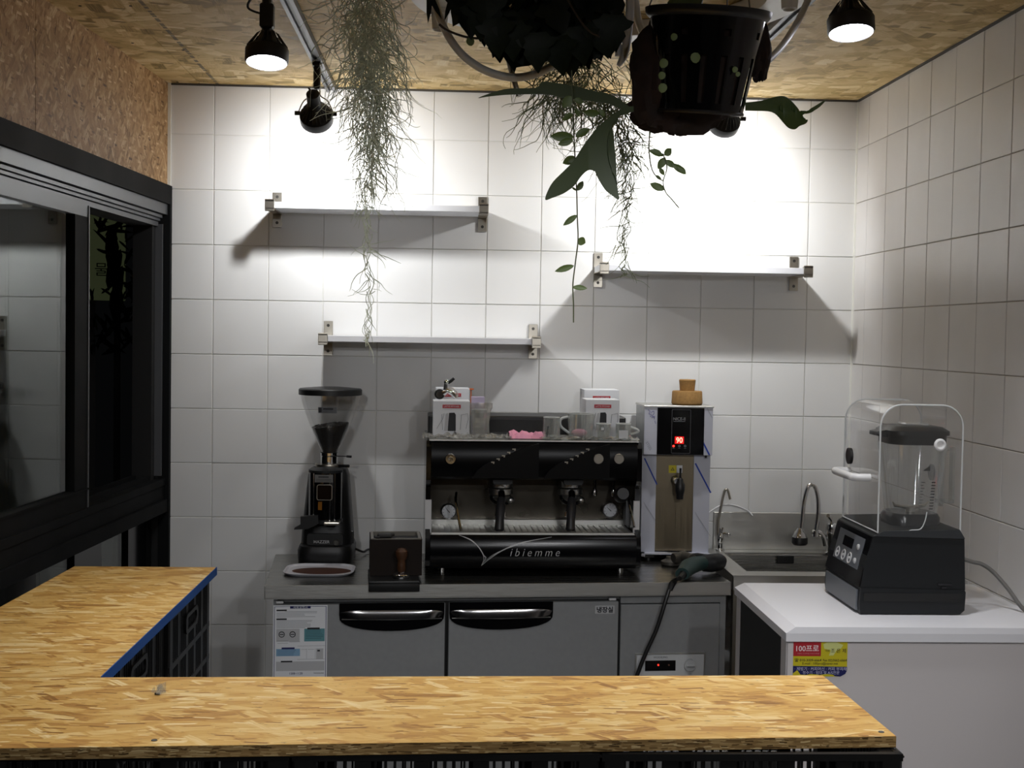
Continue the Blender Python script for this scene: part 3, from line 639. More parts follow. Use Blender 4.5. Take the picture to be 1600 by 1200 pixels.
for lx_, ly_ in ((sx0 + .02, sy0 + .02), (sx1 - .03, sy0 + .02), (sx0 + .02, sy1 - .03), (sx1 - .03, sy1 - .03)): MB().box(lx_ - .016, lx_ + .016, ly_ - .016, ly_ + .016, 0, SZ - .05).build('leg', M_steel_v, sk)
MB().box(sx0 + .02, sx1 - .03, sy0 + .02, sy1 - .03, .2, .215).build('under_shelf', M_steel, sk)
cup = thing('strainer_cup', 'small clear cup lying in the sink bowl', 'cup', (2.16, -.30, SZ - .214))
MB().lathe([(.030, 0), (.034, .01), (.042, .12), (.040, .12), (.032, .012), (.001, .008)], (2.16, -.30, SZ - .214), 24, cap=False).build('bowl', M_glass, cup)
# thin drinking-water tap at the sink's left corner
p = P(1124, 858, z=SZ); tp = thing('water_tap', 'slim chrome drinking water tap at the left corner of the sink', 'tap', (p.x, -.04, SZ))
yt = -.045; X = lambda px, py: (P(px, py, y=yt).x, yt, P(px, py, y=yt).z)
b0 = Vector(X(1125, 857)); b0.z = SZ
MB().lathe([(.017, 0), (.017, .006), (.010, .010), (.009, .03), (.012, .034), (.013, .055), (.010, .062), (.007, .066), (.007, .085)], b0, 18).build('body', M_chrome, tp)
MB().tube(bez([X(1122, 836), X(1122, 815), X(1126, 795), X(1130, 775), X(1133, 766), X(1137, 766), X(1140, 777)]) + [Vector(X(1141, 780))], .0048, 10).build('spout', M_nickel, tp)
MB().tube([X(1123, 838), X(1131, 833), X(1137, 834.5)], [.006, .0042, .005], 8).ball(X(1139, 835), .007).tube([X(1126, 838), X(1128, 827), X(1129, 824)], [.004, .0035, .004], 8).build('lever', M_chrome, tp)
# gooseneck sprayer tap with its mixer
yt = -.10; fc = thing('sprayer_tap', 'chrome gooseneck tap with black spray head over the sink', 'tap', (P(1300, 855, y=yt).x, -.08, SZ))
MB().tube(bez([X(1274, 833), X(1278, 805), X(1278, 780), X(1274, 762), X(1268, 757), X(1262, 762), X(1256, 785), X(1253, 815), X(1252, 826)]), .0085, 12).build('gooseneck', M_chrome, fc)
hc = Vector(X(1250, 830)); MB().lathe([(.011, .012), (.014, .005), (.022, -.008), (.027, -.022)], hc, 24).build('spray_body', M_chrome, fc)
MB().lathe([(.0275, -.022), (.029, -.026), (.029, -.044), (.024, -.05), (.014, -.052), (.001, -.052)], hc, 24).build('spray_head', M_black, fc)
MB().tube(bez([X(1268, 831), X(1278, 832), X(1286, 838), X(1290, 852)]), [.010] * 8 + [.011] * 8 + [.012] * 9, 12).build('mixer_spout', M_chrome, fc)
b1 = Vector(X(1299, 856)); b1.z = SZ
MB().lathe([(.024, 0), (.024, .006), (.017, .012), (.019, .05), (.022, .075), (.023, .095), (.019, .112), (.006, .12)], b1, 20).build('mixer_body', M_chrome, fc)
MB().tube([b1 + Vector((0, 0, .112)), b1 + Vector((-.012, -.02, .135)), b1 + Vector((-.03, -.05, .15))], [.009, .008, .007], 8).build('lever', M_chrome, fc)
MB().cyl(Vector(X(1274, 833)) + Vector((0, 0, -.012)), Vector(X(1274, 833)) + Vector((0, 0, .01)), .015, .013, 16).build('collar', M_chrome, fc)
tb = thing('water_tube', 'thin white tube arching in front of the tiled wall behind the slim tap', 'tube', P(1140, 800, y=-.03))
b = MB().tube(bez([P(1100, 808, y=-.06), P(1112, 798, y=-.05), P(1125, 790.5, y=-.04), P(1138, 788.5, y=-.03), P(1152, 791, y=-.022), P(1168, 798, y=-.016), P(1176, 806, y=-.020)]), .003, 8); b.build('tube', M_whiteplastic, tb)

# ------------------------------------------------------------------ white chest with chamfered top, and the sticker on it
CZ = .96; cx0, cx1, cy0, cy1 = 1.853, 2.538, -1.725, -1.165
ch = thing('white_chest', 'white chest cabinet with chamfered top against the right wall, black panel in its side', 'chest', (2.2, -1.45, 0))
def rect(x0, x1, y0, y1, z): return [(x0, y0, z), (x1, y0, z), (x1, y1, z), (x0, y1, z)]
MB().loft([rect(cx0 + .004, cx1, cy0 + .004, cy1, CZ - .037), rect(cx0, cx1, cy0, cy1, CZ - .035), rect(cx0, cx1, cy0, cy1, CZ - .015), rect(cx0 + .024, cx1, cy0 + .002, cy1 - .012, CZ)]).build('top', M_white, ch, smooth=5)
MB().box(cx0 + .012, cx1 - .002, cy0 + .012, cy1 - .012, .08, CZ - .037).build('body', M_whitegrey, ch)
MB().box(cx0 + .004, cx0 + .012, cy0 + .012, cy0 + .06, .08, CZ - .037).box(cx0 + .004, cx0 + .012, cy1 - .05, cy1 - .012, .08, CZ - .037).build('side_frame', M_whitegrey, ch)
MB().box(cx0 + .007, cx0 + .0125, cy0 + .06, cy1 - .05, .1, CZ - .037).build('side_panel', M_blackmatte, ch)
MB().box(cx0 + .006, cx1 - .002, cy0 + .006, cy0 + .012, .1, CZ - .040, .001).build('front_panel', M_whitegrey, ch)
for a in (cx0 + .05, cx1 - .05):
    for c in (cy0 + .05, cy1 - .05): MB().lathe([(.02, 0), (.018, .08)], (a, c, 0), 14).build('foot', M_black, ch)
yf = cy0 + .0058; p0, p1 = P(1240, 998, y=yf), P(1323, 1057, y=yf); SW, SH = p1.x - p0.x, p0.z - p1.z
def sxy(a, b): return p0.x + SW * a, p0.z - SH * b
st = MB().prism([sxy(*q) for q in ((0, -.02), (.96, -.02), (1.0, .06), (1.0, .84), (.97, .93), (.88, 1.0), (0, 1.0))], 'y', yf - .0006, yf).build('advert_sticker', M_yellow, ch, label='yellow, red and blue advertising sticker with a torn corner')
def sdec(name, m, poly, d=.0009): return MB().prism([sxy(*q) for q in poly], 'y', yf - d, yf - .0005).build(name, m, st)
sdec('sticker_red_field', M_red, [(.0, .0), (.51, .0), (.51, .46), (0, .46)])
sdec('sticker_navy_band', M_navy, [(0, .72), (1.0, .74), (1.0, .84), (.97, .93), (.88, 1.0), (.78, .99), (.74, .95), (.62, .93), (.5, .955), (.33, .93), (.25, .96), (.14, .95), (.08, .83), (.0, .92)])
sdec('sticker_pale_patch', mat('pale_lime', 'd5d98a', .6), [(.55, .14), (.65, .07), (.80, .09), (.92, .16), (.88, .25), (.80, .30), (.74, .44), (.66, .44), (.69, .30), (.57, .26)])
FS = Frame(0, 0)
def stx(name, s_, m, a, b, w, **k):
    x, z = sxy(a, b); return text(name, s_, m, st, face_front(FS.M, x, yf - .0011, z), width=SW * w, **k)
stx('sticker_logo', '100프로', mat('sticker_white', 'f0dede', .5), .26, .25, .42, bold=.015)
stx('sticker_small_line', '100% COFFEE MACHINE', mat('sticker_pink', 'd98a88', .5), .28, .39, .40)
stx('sticker_title', '대표', M_ink, .63, .31, .08); stx('sticker_name', '조 은 제', M_ink, .83, .31, .28)
stx('sticker_phone', '☎ 010-3009-6664', M_ink, .27, .565, .50, bold=.006); stx('sticker_phone_2', 'Fax 02)3662-6664', M_ink, .77, .575, .44, bold=.006)
stx('sticker_mail', 'E-mail : 100pro@naver.net', M_ink, .50, .66, .66)
wh = mat('sticker_lilac_white', 'c9c9e6', .5)
stx('sticker_services', '· 제빙기 · 커피머신 · 커피 부자재', wh, .51, .795, .96); stx('sticker_services_2', '정수기 · 임대 및 A/S전문', wh, .52, .895, .68)

# ------------------------------------------------------------------ three wall shelves
def shelf(label, x0, x1, zt, zf, bl, br, ins):
    t = thing('wall_shelf', label, 'shelf', ((x0 + x1) / 2, 0, zt), 'white wall shelves on steel brackets')
    MB().box(x0 + ins[0], x1 - ins[1], -.19, -.006, zt - .022, zt, .001).build('board', M_shelf, t)
    for xb in (bl, br):
        b = MB(); w = .0165
        b.box(xb - w, xb + w, -.0065, -.0005, zt - .075, zt + .052, .001)                                    # wall plate
        b.box(xb - w, xb + w, -.205, -.004, zt - .0265, zt - .0225, .0008).box(xb - w, xb + w, -.205, -.196, zt - .034, zt + .008, .0015).box(xb - w, xb + w, -.205, -.185, zt + .0005, zt + .004)
        o = b.build('bracket', M_nickel, t)
        for dz in (.036, -.058):
            MB().disc((xb, -.0065, zt + dz), (0, -1, 0), .0055, .0018, 14).build('screw', mat('screw_head', '4c4a46', .4, .8), o)
    return t
for lab, l, r in (('upper left wall shelf, white board behind the hanging moss', (422, 316), (756, 321)), ('right wall shelf, white board under the hanging basket', (944, 413), (1262, 419)), ('lower left wall shelf, white board above the coffee grinder', (505, 524), (838, 529))):
    a = P(*l, y=-.19); b_ = P(*r, y=-.19); z = (a.z + b_.z) / 2
    shelf(lab, a.x - .018, b_.x + .018, z, 0, a.x, b_.x, (.004, .004))
# ------------------------------------------------------------------ coffee grinder on a paper tray
GY = -.22
gx = P(512, 800, y=GY).x
G = lambda py: P(512, py, y=GY).z
S = 4.51 / FPX
gr = thing('coffee_grinder', 'black coffee grinder with a clear bean hopper standing on the left of the counter', 'coffee grinder', (gx, GY, FZ))
k0 = FZ + .0005
def ell(w, d, r, z, cx=0, cy=0, n=4): return [(gx + cx + x, GY + cy + y, z) for x, y in rrect(-w / 2, w / 2, -d / 2, d / 2, r, n)]
MB().loft([ell(.186, .25, .05, k0, cy=.0), ell(.19, .255, .05, k0 + .03), ell(.19, .255, .05, k0 + .045), ell(.180, .245, .05, k0 + .06)]).build('base', M_black, gr)
zb = G(742)
body = MB().loft([ell(.178, .20, .05, k0 + .055, cy=.02), ell(.172, .19, .05, k0 + .12, cy=.02), ell(.156, .17, .05, G(780), cy=.03), ell(.142, .15, .05, zb, cy=.035), ell(.128, .14, .05, G(733), cy=.035), ell(.09, .10, .04, G(729), cy=.035), ell(.05, .06, .025, G(727.5), cy=.035)]).build('body', M_black, gr)
HY = GY + .035
def gl(prof, n=32): return MB().lathe([(r * S, P(512, py, y=HY).z) for r, py in prof], (gx, HY, 0), n, cap=False)
gl([(22, 728), (22.5, 726.5), (22, 724.5), (13.5, 724)]).build('adjusting_ring', M_nickel, gr)
gl([(13.5, 724.5), (13.5, 713), (12.5, 712), (14, 711), (14, 707)]).build('collar', M_chrome, gr)
hop = MB().lathe([(r * S, P(513, py, y=HY).z) for r, py in [(11.5, 713), (12, 707), (20.5, 690), (33, 661), (40.5, 641), (45, 628), (46.5, 619), (46.8, 612), (45.8, 612), (44, 628), (32.2, 661), (19.5, 690), (11, 707)]], (gx + .002, HY, 0), 40, cap=False).build('hopper', M_clear, gr)
MB().lathe([(r * S, P(513, py, y=HY).z) for r, py in [(46.5, 617), (49.5, 616.5), (49.5, 608.5), (47.5, 606.8), (20, 604.5), (.1, 604)]], (gx + .002, HY, 0), 40).build('lid', M_black, gr)
yh = HY - 41.5 * S; a, c = P(497, 636, y=yh), P(526, 646, y=yh)
hl = MB().loft([[(a.x, yh - .004, a.z), (c.x, yh - .004, a.z), (c.x, yh - .0032, a.z), (a.x, yh - .0032, a.z)], [(a.x, yh + .006, c.z), (c.x, yh + .006, c.z), (c.x, yh + .0068, c.z), (a.x, yh + .0068, c.z)]]).build('hopper_label', M_greyink, gr)
MB().box(a.x + .002, a.x + .012, yh - .003, yh + .001, c.z + .003, a.z - .002).box(a.x + .018, c.x - .012, yh - .0035, yh + .001, a.z - .008, a.z - .004).build('hopper_label_print', M_ink, hl)
bn = MB(); rb = random.Random(4); prof = [(10.6, 711), (11.2, 706), (19, 690), (28, 668)]
secs = []
for r, py in prof: secs.append([(gx + .002 + r * S * math.cos(2 * PI * k / 24), HY + r * S * math.sin(2 * PI * k / 24), P(513, py, y=HY).z) for k in range(24)])
secs.append([(gx + .002 + 29.5 * S * math.cos(2 * PI * k / 24), HY + 29.5 * S * math.sin(2 * PI * k / 24), P(513, 664 + 4 * math.cos(2 * PI * k / 24 + 2.8), y=HY).z) for k in range(24)])
bn.loft(secs)
for k in range(120):
    a = rb.uniform(0, 2 * PI); r = 27.5 * S * math.sqrt(rb.random()); z = P(513, 664 + 4 * math.cos(a + 2.8) * r / (29 * S), y=HY).z
    bn.ball((gx + .002 + r * math.cos(a), HY + r * math.sin(a), z), (.005, .004, .0035), 6, 4)
bo = bn.build('coffee_beans', M_beans, gr); bo['kind'] = 'stuff'
zl = P(540, 711.5, y=HY).z; MB().tube([(gx + .01, HY - .03, zl), (gx + .06, HY - .035, zl), (gx + .064, HY - .035, zl)], .0018, 6).tube([(gx + .064, HY - .035, zl), (gx + .082, HY - .035, zl - .001)], .0042, 8).build('hopper_gate', M_black, gr)
zl = P(535, 726, y=HY).z; MB().tube([(gx + .03, HY - .03, zl), (gx + .074, HY - .05, zl)], [.004, .0055], 8).build('adjusting_lever', M_black, gr)
# dosing chamber
cy = GY - .085; z0, z1 = P(510, 815, y=cy - .05).z, P(510, 739, y=cy - .05).z
MB().lathe([(.057, z0), (.057, z1)], (gx, cy, 0), 36).build('dosing_chamber', M_blackgloss, gr)
for za, zb_, nm in ((z1 - .002, z1 + .010, 'chamber_lid'),): MB().lathe([(.059, za), (.059, zb_ - .003), (.052, zb_), (.001, zb_ + .002)], (gx, cy, 0), 36).build(nm, M_dkgrey, gr)
MB().lathe([(.060, z0 - .008), (.060, z0 + .004), (.0575, z0 + .005)], (gx, cy, 0), 36).build('chamber_ring', M_black, gr)
for a in (-128, -52, -70): 
    q = (gx + .0585 * math.cos(math.radians(a)), cy + .0585 * math.sin(math.radians(a)))
    MB().box(q[0] - .002, q[0] + .002, q[1] - .002, q[1] + .002, z0 + .002, z1 - .002).build('chrome_strip', M_chrome, gr)
yl = cy - .0595; a, c = P(492, 742, y=yl), P(520, 754, y=yl)
lb = MB().box(a.x, c.x, yl, yl + .006, c.z, a.z).build('label_plate', mat('grey_plate', '6c6c6a', .4, .3), gr)
MB().box(a.x + .012, c.x - .014, yl - .0006, yl, a.z - .009, a.z - .005).box(a.x + .005, c.x - .005, yl - .0006, yl, a.z - .016, a.z - .015).box(a.x + .005, c.x - .005, yl - .0006, yl, a.z - .021, a.z - .020).build('label_print', M_ink, lb)
a, c = P(496, 758, y=yl), P(518, 781, y=yl)
MB().prism(rrect(a.x, c.x, c.z, a.z, .006), 'y', yl - .001, yl + .006).build('window', mat('smoked_brown', '1c120b', .12), gr)
MB().ring(rrect(a.x - .002, c.x + .002, c.z - .002, a.z + .002, .007), rrect(a.x, c.x, c.z, a.z, .006), 'y', yl - .002, yl + .004).build('window_rim', M_nickel, gr)
a, c = P(497, 784, y=yl), P(503, 797, y=yl); MB().box(a.x, c.x, yl - .0005, yl + .006, c.z, a.z).build('orange_reflection', mat('reflected_orange', '8a5a1e', .2), gr)  # orange reflection on the chamber, painted as a small patch
# fork, lever, switch, logo
MB().prism([(P(463, 823, y=cy).x, P(463, 823, y=cy).z), (P(464, 820, y=cy).x, P(464, 820, y=cy).z), (P(473, 815, y=cy).x, P(473, 815, y=cy).z), (P(473, 803, y=cy).x, P(473, 803, y=cy).z), (P(500, 801, y=cy).x, P(500, 801, y=cy).z), (P(501, 814, y=cy).x, P(501, 814, y=cy).z), (P(484, 822, y=cy).x, P(484, 822, y=cy).z)], 'y', cy - .068, cy - .045).build('dosing_lever', M_black, gr)
a, c = P(507, 815, y=cy - .06), P(531, 819, y=cy - .06); MB().box(a.x, c.x, cy - .085, cy - .03, c.z, a.z, .002).build('filter_fork', M_nickel, gr)
q = P(551, 839, y=GY - .02); MB().lathe([(.026, -.03), (.026, .005), (.021, .012), (.001, .013)], (gx + .075, GY - .02, q.z), 20, Matrix.Rotation(PI / 2, 3, 'Y')).box(gx + .085, gx + .094, GY - .026, GY - .014, q.z - .022, q.z + .022, .002).build('switch_knob', M_black, gr)
yq = GY - .083; a = P(503, 846, y=yq); text('maker_name', 'MAZZER', M_whiteink, gr, face_front(FS.M, a.x, yq - .008, a.z), width=.055, bold=.01)
MB().prism(rrect(gx - .062, gx + .062, k0 + .062, G(828), .01), 'y', yq - .006, yq + .02).build('front_cover', M_black, gr)
a = P(526, 847, y=yq); MB().torus((a.x, yq - .007, a.z), .0095, .0014, (0, 1, 0), 18, 5).disc((a.x, yq - .006, a.z), (0, -1, 0), .007, .003, 16).build('power_button', M_toolgrey, gr)
a, c = P(524, 855, y=yq), P(538, 858, y=yq); MB().box(a.x, c.x, yq - .009, yq, c.z, a.z, .001).build('badge', M_toolgrey, gr)
MB().tube(bez([(gx + .085, GY + .06, FZ + .03), (P(567, 862, z=FZ + .012)), P(574, 859, z=FZ + .010), P(585, 857, z=FZ + .005), P(600, 857, z=FZ + .005)]), .004, 8).build('cord', M_black, gr)
# paper-lined tray of grounds under the grinder
tr = thing('grounds_tray', 'shallow white tray with spilled brown coffee grounds at the foot of the grinder', 'tray', (gx, -.47, FZ))
def tl(k, z): return [(gx - .002 + x * k, -.468 + y * k, FZ + z) for x, y in rrect(-.115, .117, -.100, .104, .06, 6)]
MB().loft([tl(.93, .001), tl(1.0, .008), tl(1.0, .0095), tl(.955, .0095), tl(.92, .004)], False).add(tl(.92, .004), [tuple(range(28))]).add(tl(.93, .001), [tuple(range(28))]).build('tray', mat('tray_white', 'c4c4ca', .4), tr)
MB(Matrix.Translation((gx + .006, -.475, FZ)) @ Matrix.Diagonal((1, .62, 1, 1))).lathe([(.001, .0085), (.05, .0075), (.084, .0058), (.098, .0045)], n=30).build('grounds', M_ground, tr)
# ------------------------------------------------------------------ knock box with tamper
kx0, kx1 = FF.u(576, 905, .0), FF.u(655.5, 905, .0)
kb = thing('tamping_mat', 'black rubber tamping mat hooked over the front edge of the counter', 'mat', FF.M @ Vector(((kx0 + kx1) / 2, .05, FZ)))
zz = FF.h(615, 925, -.012)
MB(FF.M).box(kx0, kx1, -.013, -.001, zz, FZ + .012, .003, 2).box(kx0, kx1, -.013, .20, FZ + .001, FZ + .014, .003, 2).build('mat', M_black, kb)
bx0, bx1 = FF.u(578, 870, .075), FF.u(659.5, 870, .075); zt_ = FF.h(615, 843, .075)
kn = thing('knock_box', 'dark brown knock box with a steel-rimmed open top beside the espresso machine', 'knock box', FF.M @ Vector(((bx0 + bx1) / 2, .15, FZ + .014)))
z0 = FZ + .0145
B4 = lambda e, v0, v1, z: [(bx0 + e, v0 + e, z), (bx1 - e, v0 + e, z), (bx1 - e, v1 - e, z), (bx0 + e, v1 - e, z)]
MB(FF.M).loft([B4(0, .075, .235, z0), B4(0, .075, .235, zt_), B4(.008, .075, .235, zt_), B4(.008, .075, .235, z0 + .01)]).build('box', M_brown, kn)
MB(FF.M).loft([B4(.003, .075, .235, zt_), B4(.003, .075, .235, zt_ + .003), B4(.012, .075, .235, zt_ + .003), B4(.012, .075, .235, zt_ - .012)], False).build('rim', M_nickel, kn)
MB(FF.M).box(bx0 + .012, bx1 - .012, .088, .222, zt_ - .06, zt_ - .055).build('drawer_floor', mat('olive_lining', '55523c', .6), kn)
MB(FF.M).cyl((bx0 + .012, .155, zt_ - .006), (bx1 - .012, .155, zt_ - .006), .006, None, 12).build('knock_bar', M_black, kn)
q = FF.u(600, 838, .085); sc_ = thing('shot_spout', 'black plastic clip resting on the corner of the knock box rim', 'clip', FF.M @ Vector((q, .085, zt_ + .003)))
MB(FF.M).box(q - .022, q + .026, .076, .112, zt_ + .0035, zt_ + .016, .004).box(q - .030, q - .012, .072, .09, zt_ + .0035, zt_ + .010, .003).cyl((q + .012, .095, zt_ + .01), (q + .034, .10, zt_ + .012), .006, .004, 10).build('clip', M_black, sc_)
tu = FF.u(627, 905, .03); tm = thing('tamper', 'coffee tamper with turned wooden handle and steel base in front of the knock box', 'tamper', FF.M @ Vector((tu, .036, FZ + .0145)))
T_ = FF.M @ Matrix.Translation((tu, .036, FZ + .0148))
MB(T_).lathe([(.028, 0), (.029, .002), (.029, .012), (.027, .014), (.012, .018), (.010, .022)], n=28).build('base', M_chrome, tm)
MB(T_).lathe([(.011, .020), (.0135, .028), (.013, .045), (.012, .055), (.016, .064), (.0195, .075), (.019, .086), (.013, .094), (.001, .097)], n=24).build('handle', M_wood, tm)
# ------------------------------------------------------------------ two-group espresso machine
EX = (P(832.5, 885, y=-.47).x); EF = Frame(EX, -.50, 1.9, FZ)
ez = lambda py, v=0: EF.h(832, py, v) ; eu = lambda px, v=0, py=760: EF.u(px, py, v)
em = thing('espresso_machine', 'black two-group espresso machine with silver lettering on its front panel', 'espresso machine', EF.M @ Vector((0, .25, 0)))
def E_(): return MB(EF.M)
HWm = .362; ED = .478
# rounded side cheeks
zt = ez(690, .02); zb = .018
side = [(.03, zb), (ED, zb), (ED, zt), (.03, zt), (.012, zt - .02), (.012, ez(752)), (.045, ez(765)), (.045, .15), (.004, .128), (-.006, .08), (.0, .03)]
for sx in (-1, 1):
    a, b = sx * HWm, sx * (HWm - .016)
    c_ = E_().prism(side, 'x', min(a, b), max(a, b)).build('side_cheek', M_blackgloss, em)
    a, b = sx * (HWm + .001), sx * (HWm - .020)
    E_().prism([(.040, .135), (.052, .135), (.052, ez(782, .04)), (.040, ez(782, .04))], 'x', min(a, b), max(a, b)).build('side_trim', M_whiteplastic, em)  # polished trim, its bright reflection given as plain white colour
# lower front panel, convex
pz0, pz1 = ez(888), ez(836)
bulge = lambda z: -.016 * math.sin(PI * min(1, max(0, (z - pz0) / (pz1 - pz0)))) ** .7
pl = [(bulge(pz0 + (pz1 - pz0) * k / 14), pz0 + (pz1 - pz0) * k / 14) for k in range(15)] + [(.06, pz1), (.06, pz0)]
E_().prism(pl, 'x', -HWm + .017, HWm - .017).build('front_panel', mat('black_lacquer', '08080b', .2, spec=.3), em)
E_().box(-HWm + .016, HWm - .016, .06, ED, zb, .115).build('chassis', M_black, em)
# drip tray
E_().box(-HWm + .02, HWm - .02, .01, .22, .113, pz1 + .001).build('tray_frame', M_steel, em)
gt = E_()
for k in range(34):
    u = -HWm + .03 + (2 * HWm - .06) * k / 33; gt.box(u - .0035, u + .0035, .022, .205, pz1 + .001, pz1 + .0045)
gt.box(-HWm + .022, HWm - .022, .016, .024, pz1 + .001, pz1 + .005).box(-HWm + .022, HWm - .022, .203, .21, pz1 + .001, pz1 + .005)
gt.build('tray_grid', M_steel, em)
E_().box(-HWm + .02, HWm - .02, .212, .235, pz1, pz1 + .022, .002).build('tray_rail', mat('bright_steel', 'd2d2cf', .3, 1), em)
# back plate and head
E_().box(-HWm + .016, HWm - .016, .235, ED, .115, zt - .01).build('back_plate', mat('worn_steel', '524e47', .3, 1, var=.2, vs=8), em)
zh = ez(752, .0)
hp = [(.04, zh), (.235, zh), (ED - .01, zh + .02), (ED - .01, zt), (.03, zt), (.012, zt - .008), (.0, zt - .03), (.0, zh + .04), (.014, zh + .012)]
M_head = mat('black_head_paint', '0a0a0b', .3, spec=.16); M_bright = mat('bright_steel', 'd2d2cf', .3, 1)
E_().prism(hp, 'x', -HWm + .017, HWm - .017).build('head', M_head, em)
E_().box(-HWm + .01, HWm - .01, .02, ED - .2, zt, zt + .004).build('cup_shelf', M_steel, em)
ledge = EF.h(820, 650, .30)
E_().box(-HWm + .01, HWm - .01, .285, ED, zt, ledge, .004).build('rear_cup_rail', M_black, em)
E_().box(-HWm + .02, HWm - .02, .281, .285, zt + .012, ledge - .012).build('rail_inset', M_blackmatte, em)
# fairing arcs over each group
for px in (777, 888):
    u = eu(px + 8, 0)
    E_().prism([(u - .10, zh + .01)] + [(u - .10 + .22 * k / 14, zh + .012 + .115 * (k / 14) ** .6) for k in range(15)] + [(u + .12, zh + .01)], 'y', -.0055, .004).build('group_fairing', mat('fairing_black', '0c0c0d', .3, spec=.16), em)
# knobs, key rows
for px in (704, 935, 967):
    u, z = EF.at(px, 717, -.004); k = E_().torus((u, -.006, z), .0145, .0032, (0, 1, 0), 22, 6).disc((u, -.002, z), (0, -1, 0), .0125, .008, 22)
    if px == 704: k.torus((u, -.011, z), .006, .0018, (0, 1, 0), 16, 5)
    k.build('knob', M_chrome if px == 704 else M_nickel, em)
for x0 in (770, 885):
    for k in range(5):
        u, z = EF.at(x0 + 8.3 * k, 722 - 5.1 * k, -.0065); b = E_().box(u - .0055, u + .0055, -.0085, -.005, z - .0022, z + .0015).box(u + .001, u + .005, -.0085, -.005, z - .0055, z - .002)
        b.build('brew_key', M_nickel, em)
# brew groups with portafilters
for px in (777.5, 886):
    v = .14; u = eu(px + 5, v)
    g = E_().prism(rrect(u - .033, u + .033, zh - .018, zh + .03, .01), 'y', .05, .24).build('group_neck', M_black, em)
    zg = EF.h(px, 762, v); c = (u, v, 0)
    E_().lathe([(.040, zh - .012), (.040, zg + .004), (.036, zg + .002)], c, 28).build('group_bell', M_bright, em)
    pf = E_().lathe([(.043, zg - .002), (.043, zg - .020), (.035, zg - .026), (.033, zg - .048), (.028, zg - .056), (.001, zg - .058)], c, 28).lathe([(.010, zg - .055), (.011, zg - .085), (.008, zg - .088)], c, 12).build('portafilter', M_bright, em)
    E_().tube([(u, v - .036, zg - .012), (u - .001, v - .055, zg - .020), (u - .002, v - .064, zg - .034)], [.013, .012, .011], 12).build('handle_collar', M_chrome, pf)
    E_().tube([(u - .002, v - .060, zg - .030), (u - .006, v - .085, zg - .060), (u - .009, v - .100, zg - .095), (u - .011, v - .108, zg - .128), (u - .011, v - .109, zg - .134)], [.013, .0165, .0145, .017, .011], 14).build('portafilter_handle', mat('handle_grey', '2c2c2d', .35), pf)
    E_().torus((u, v - .02, zg - .034), .034, .0055, (.1, -.5, 1), 26, 8).build('portafilter_ring', M_blackgloss, pf)
    b = E_().ball((u + .030, v - .055, zg - .036), .013, 14, 8).tube([(u + .012, v - .03, zg - .046), (u + .03, v - .05, zg - .036)], .005, 8); b.build('spout_ball', M_bright, pf)
    E_().tube([(u - .012, v, zg - .086), (u - .014, v - .005, zg - .10)], [.007, .006], 8).tube([(u + .012, v, zg - .086), (u + .014, v - .005, zg - .10)], [.007, .006], 8).tube([(u - .014, v, zg - .08), (u + .014, v, zg - .08)], .007, 8).build('spouts', M_chrome, pf)
# gauges
for px, py, an in ((701, 799, 2.3), (953, 797, 2.4)):
    u, z = EF.at(px, py, .20)
    gg = E_().lathe([(.026, 0), (.027, .006), (.027, .03), (.022, .032)], (u, .20, z), 28, Matrix.Rotation(PI / 2, 3, 'X').inverted()).build('gauge_body', M_black, em)
    E_().torus((u, .197, z), .0250, .003, (0, 1, 0), 28, 6).build('gauge_ring', M_chrome, em)
    E_().disc((u, .199, z), (0, -1, 0), .0225, .0015, 28).build('gauge_face', M_paper, em)
    tk = E_()
    for k in range(9):
        a = math.radians(225 - 270 * k / 8); d = Vector((math.cos(a), 0, math.sin(a))); c = Vector((u, .1970, z)); tk.tube([c + d * .017, c + d * .0205], .0007, 4)
    tk.tube([Vector((u, .1965, z)) - Vector((math.cos(an), 0, math.sin(an))) * .005, Vector((u, .1965, z)) + Vector((math.cos(an), 0, math.sin(an))) * .017], [.0014, .0005], 5).build('gauge_needle', M_ink, em)
# steam wands and water outlets
for pts, nm in ((((713, 770, .12), (712, 782, .09), (715, 800, .07), (719, 824, .045), (720, 830, .04)), 'steam_wand'), (((976, 766, .12), (981, 778, .08), (985, 795, .05), (990, 818, .03), (991, 824, .028)), 'steam_wand')):
    q = [];
    for a, b, v in pts: u, z = EF.at(a, b, v); q.append((u, v, z))
    E_().tube(bez(q), .0045, 10).build(nm, M_chrome, em)
u, z = EF.at(970, 772, .10); E_().lathe([(.022, -.03), (.026, -.02), (.026, .02), (.020, .03)], (u, .08, z), 18, Matrix.Rotation(PI / 2.4, 3, 'X')).build('steam_knob', M_black, em)
for px in (929, 958):
    u, z = EF.at(px, 772, .18); E_().tube([(u, .18, zh - .002), (u, .18, z + .01)], .005, 8).lathe([(.006, .02), (.010, .008), (.010, -.004), (.006, -.008)], (u, .18, z), 14).build('water_outlet', M_chrome, em)
u, z = EF.at(984, 790, .20); E_().box(u - .02, u + .012, .15, .23, pz1, z + .03, .01).build('wand_shield', mat('grey_white_plastic', 'a9aaab', .4), em)
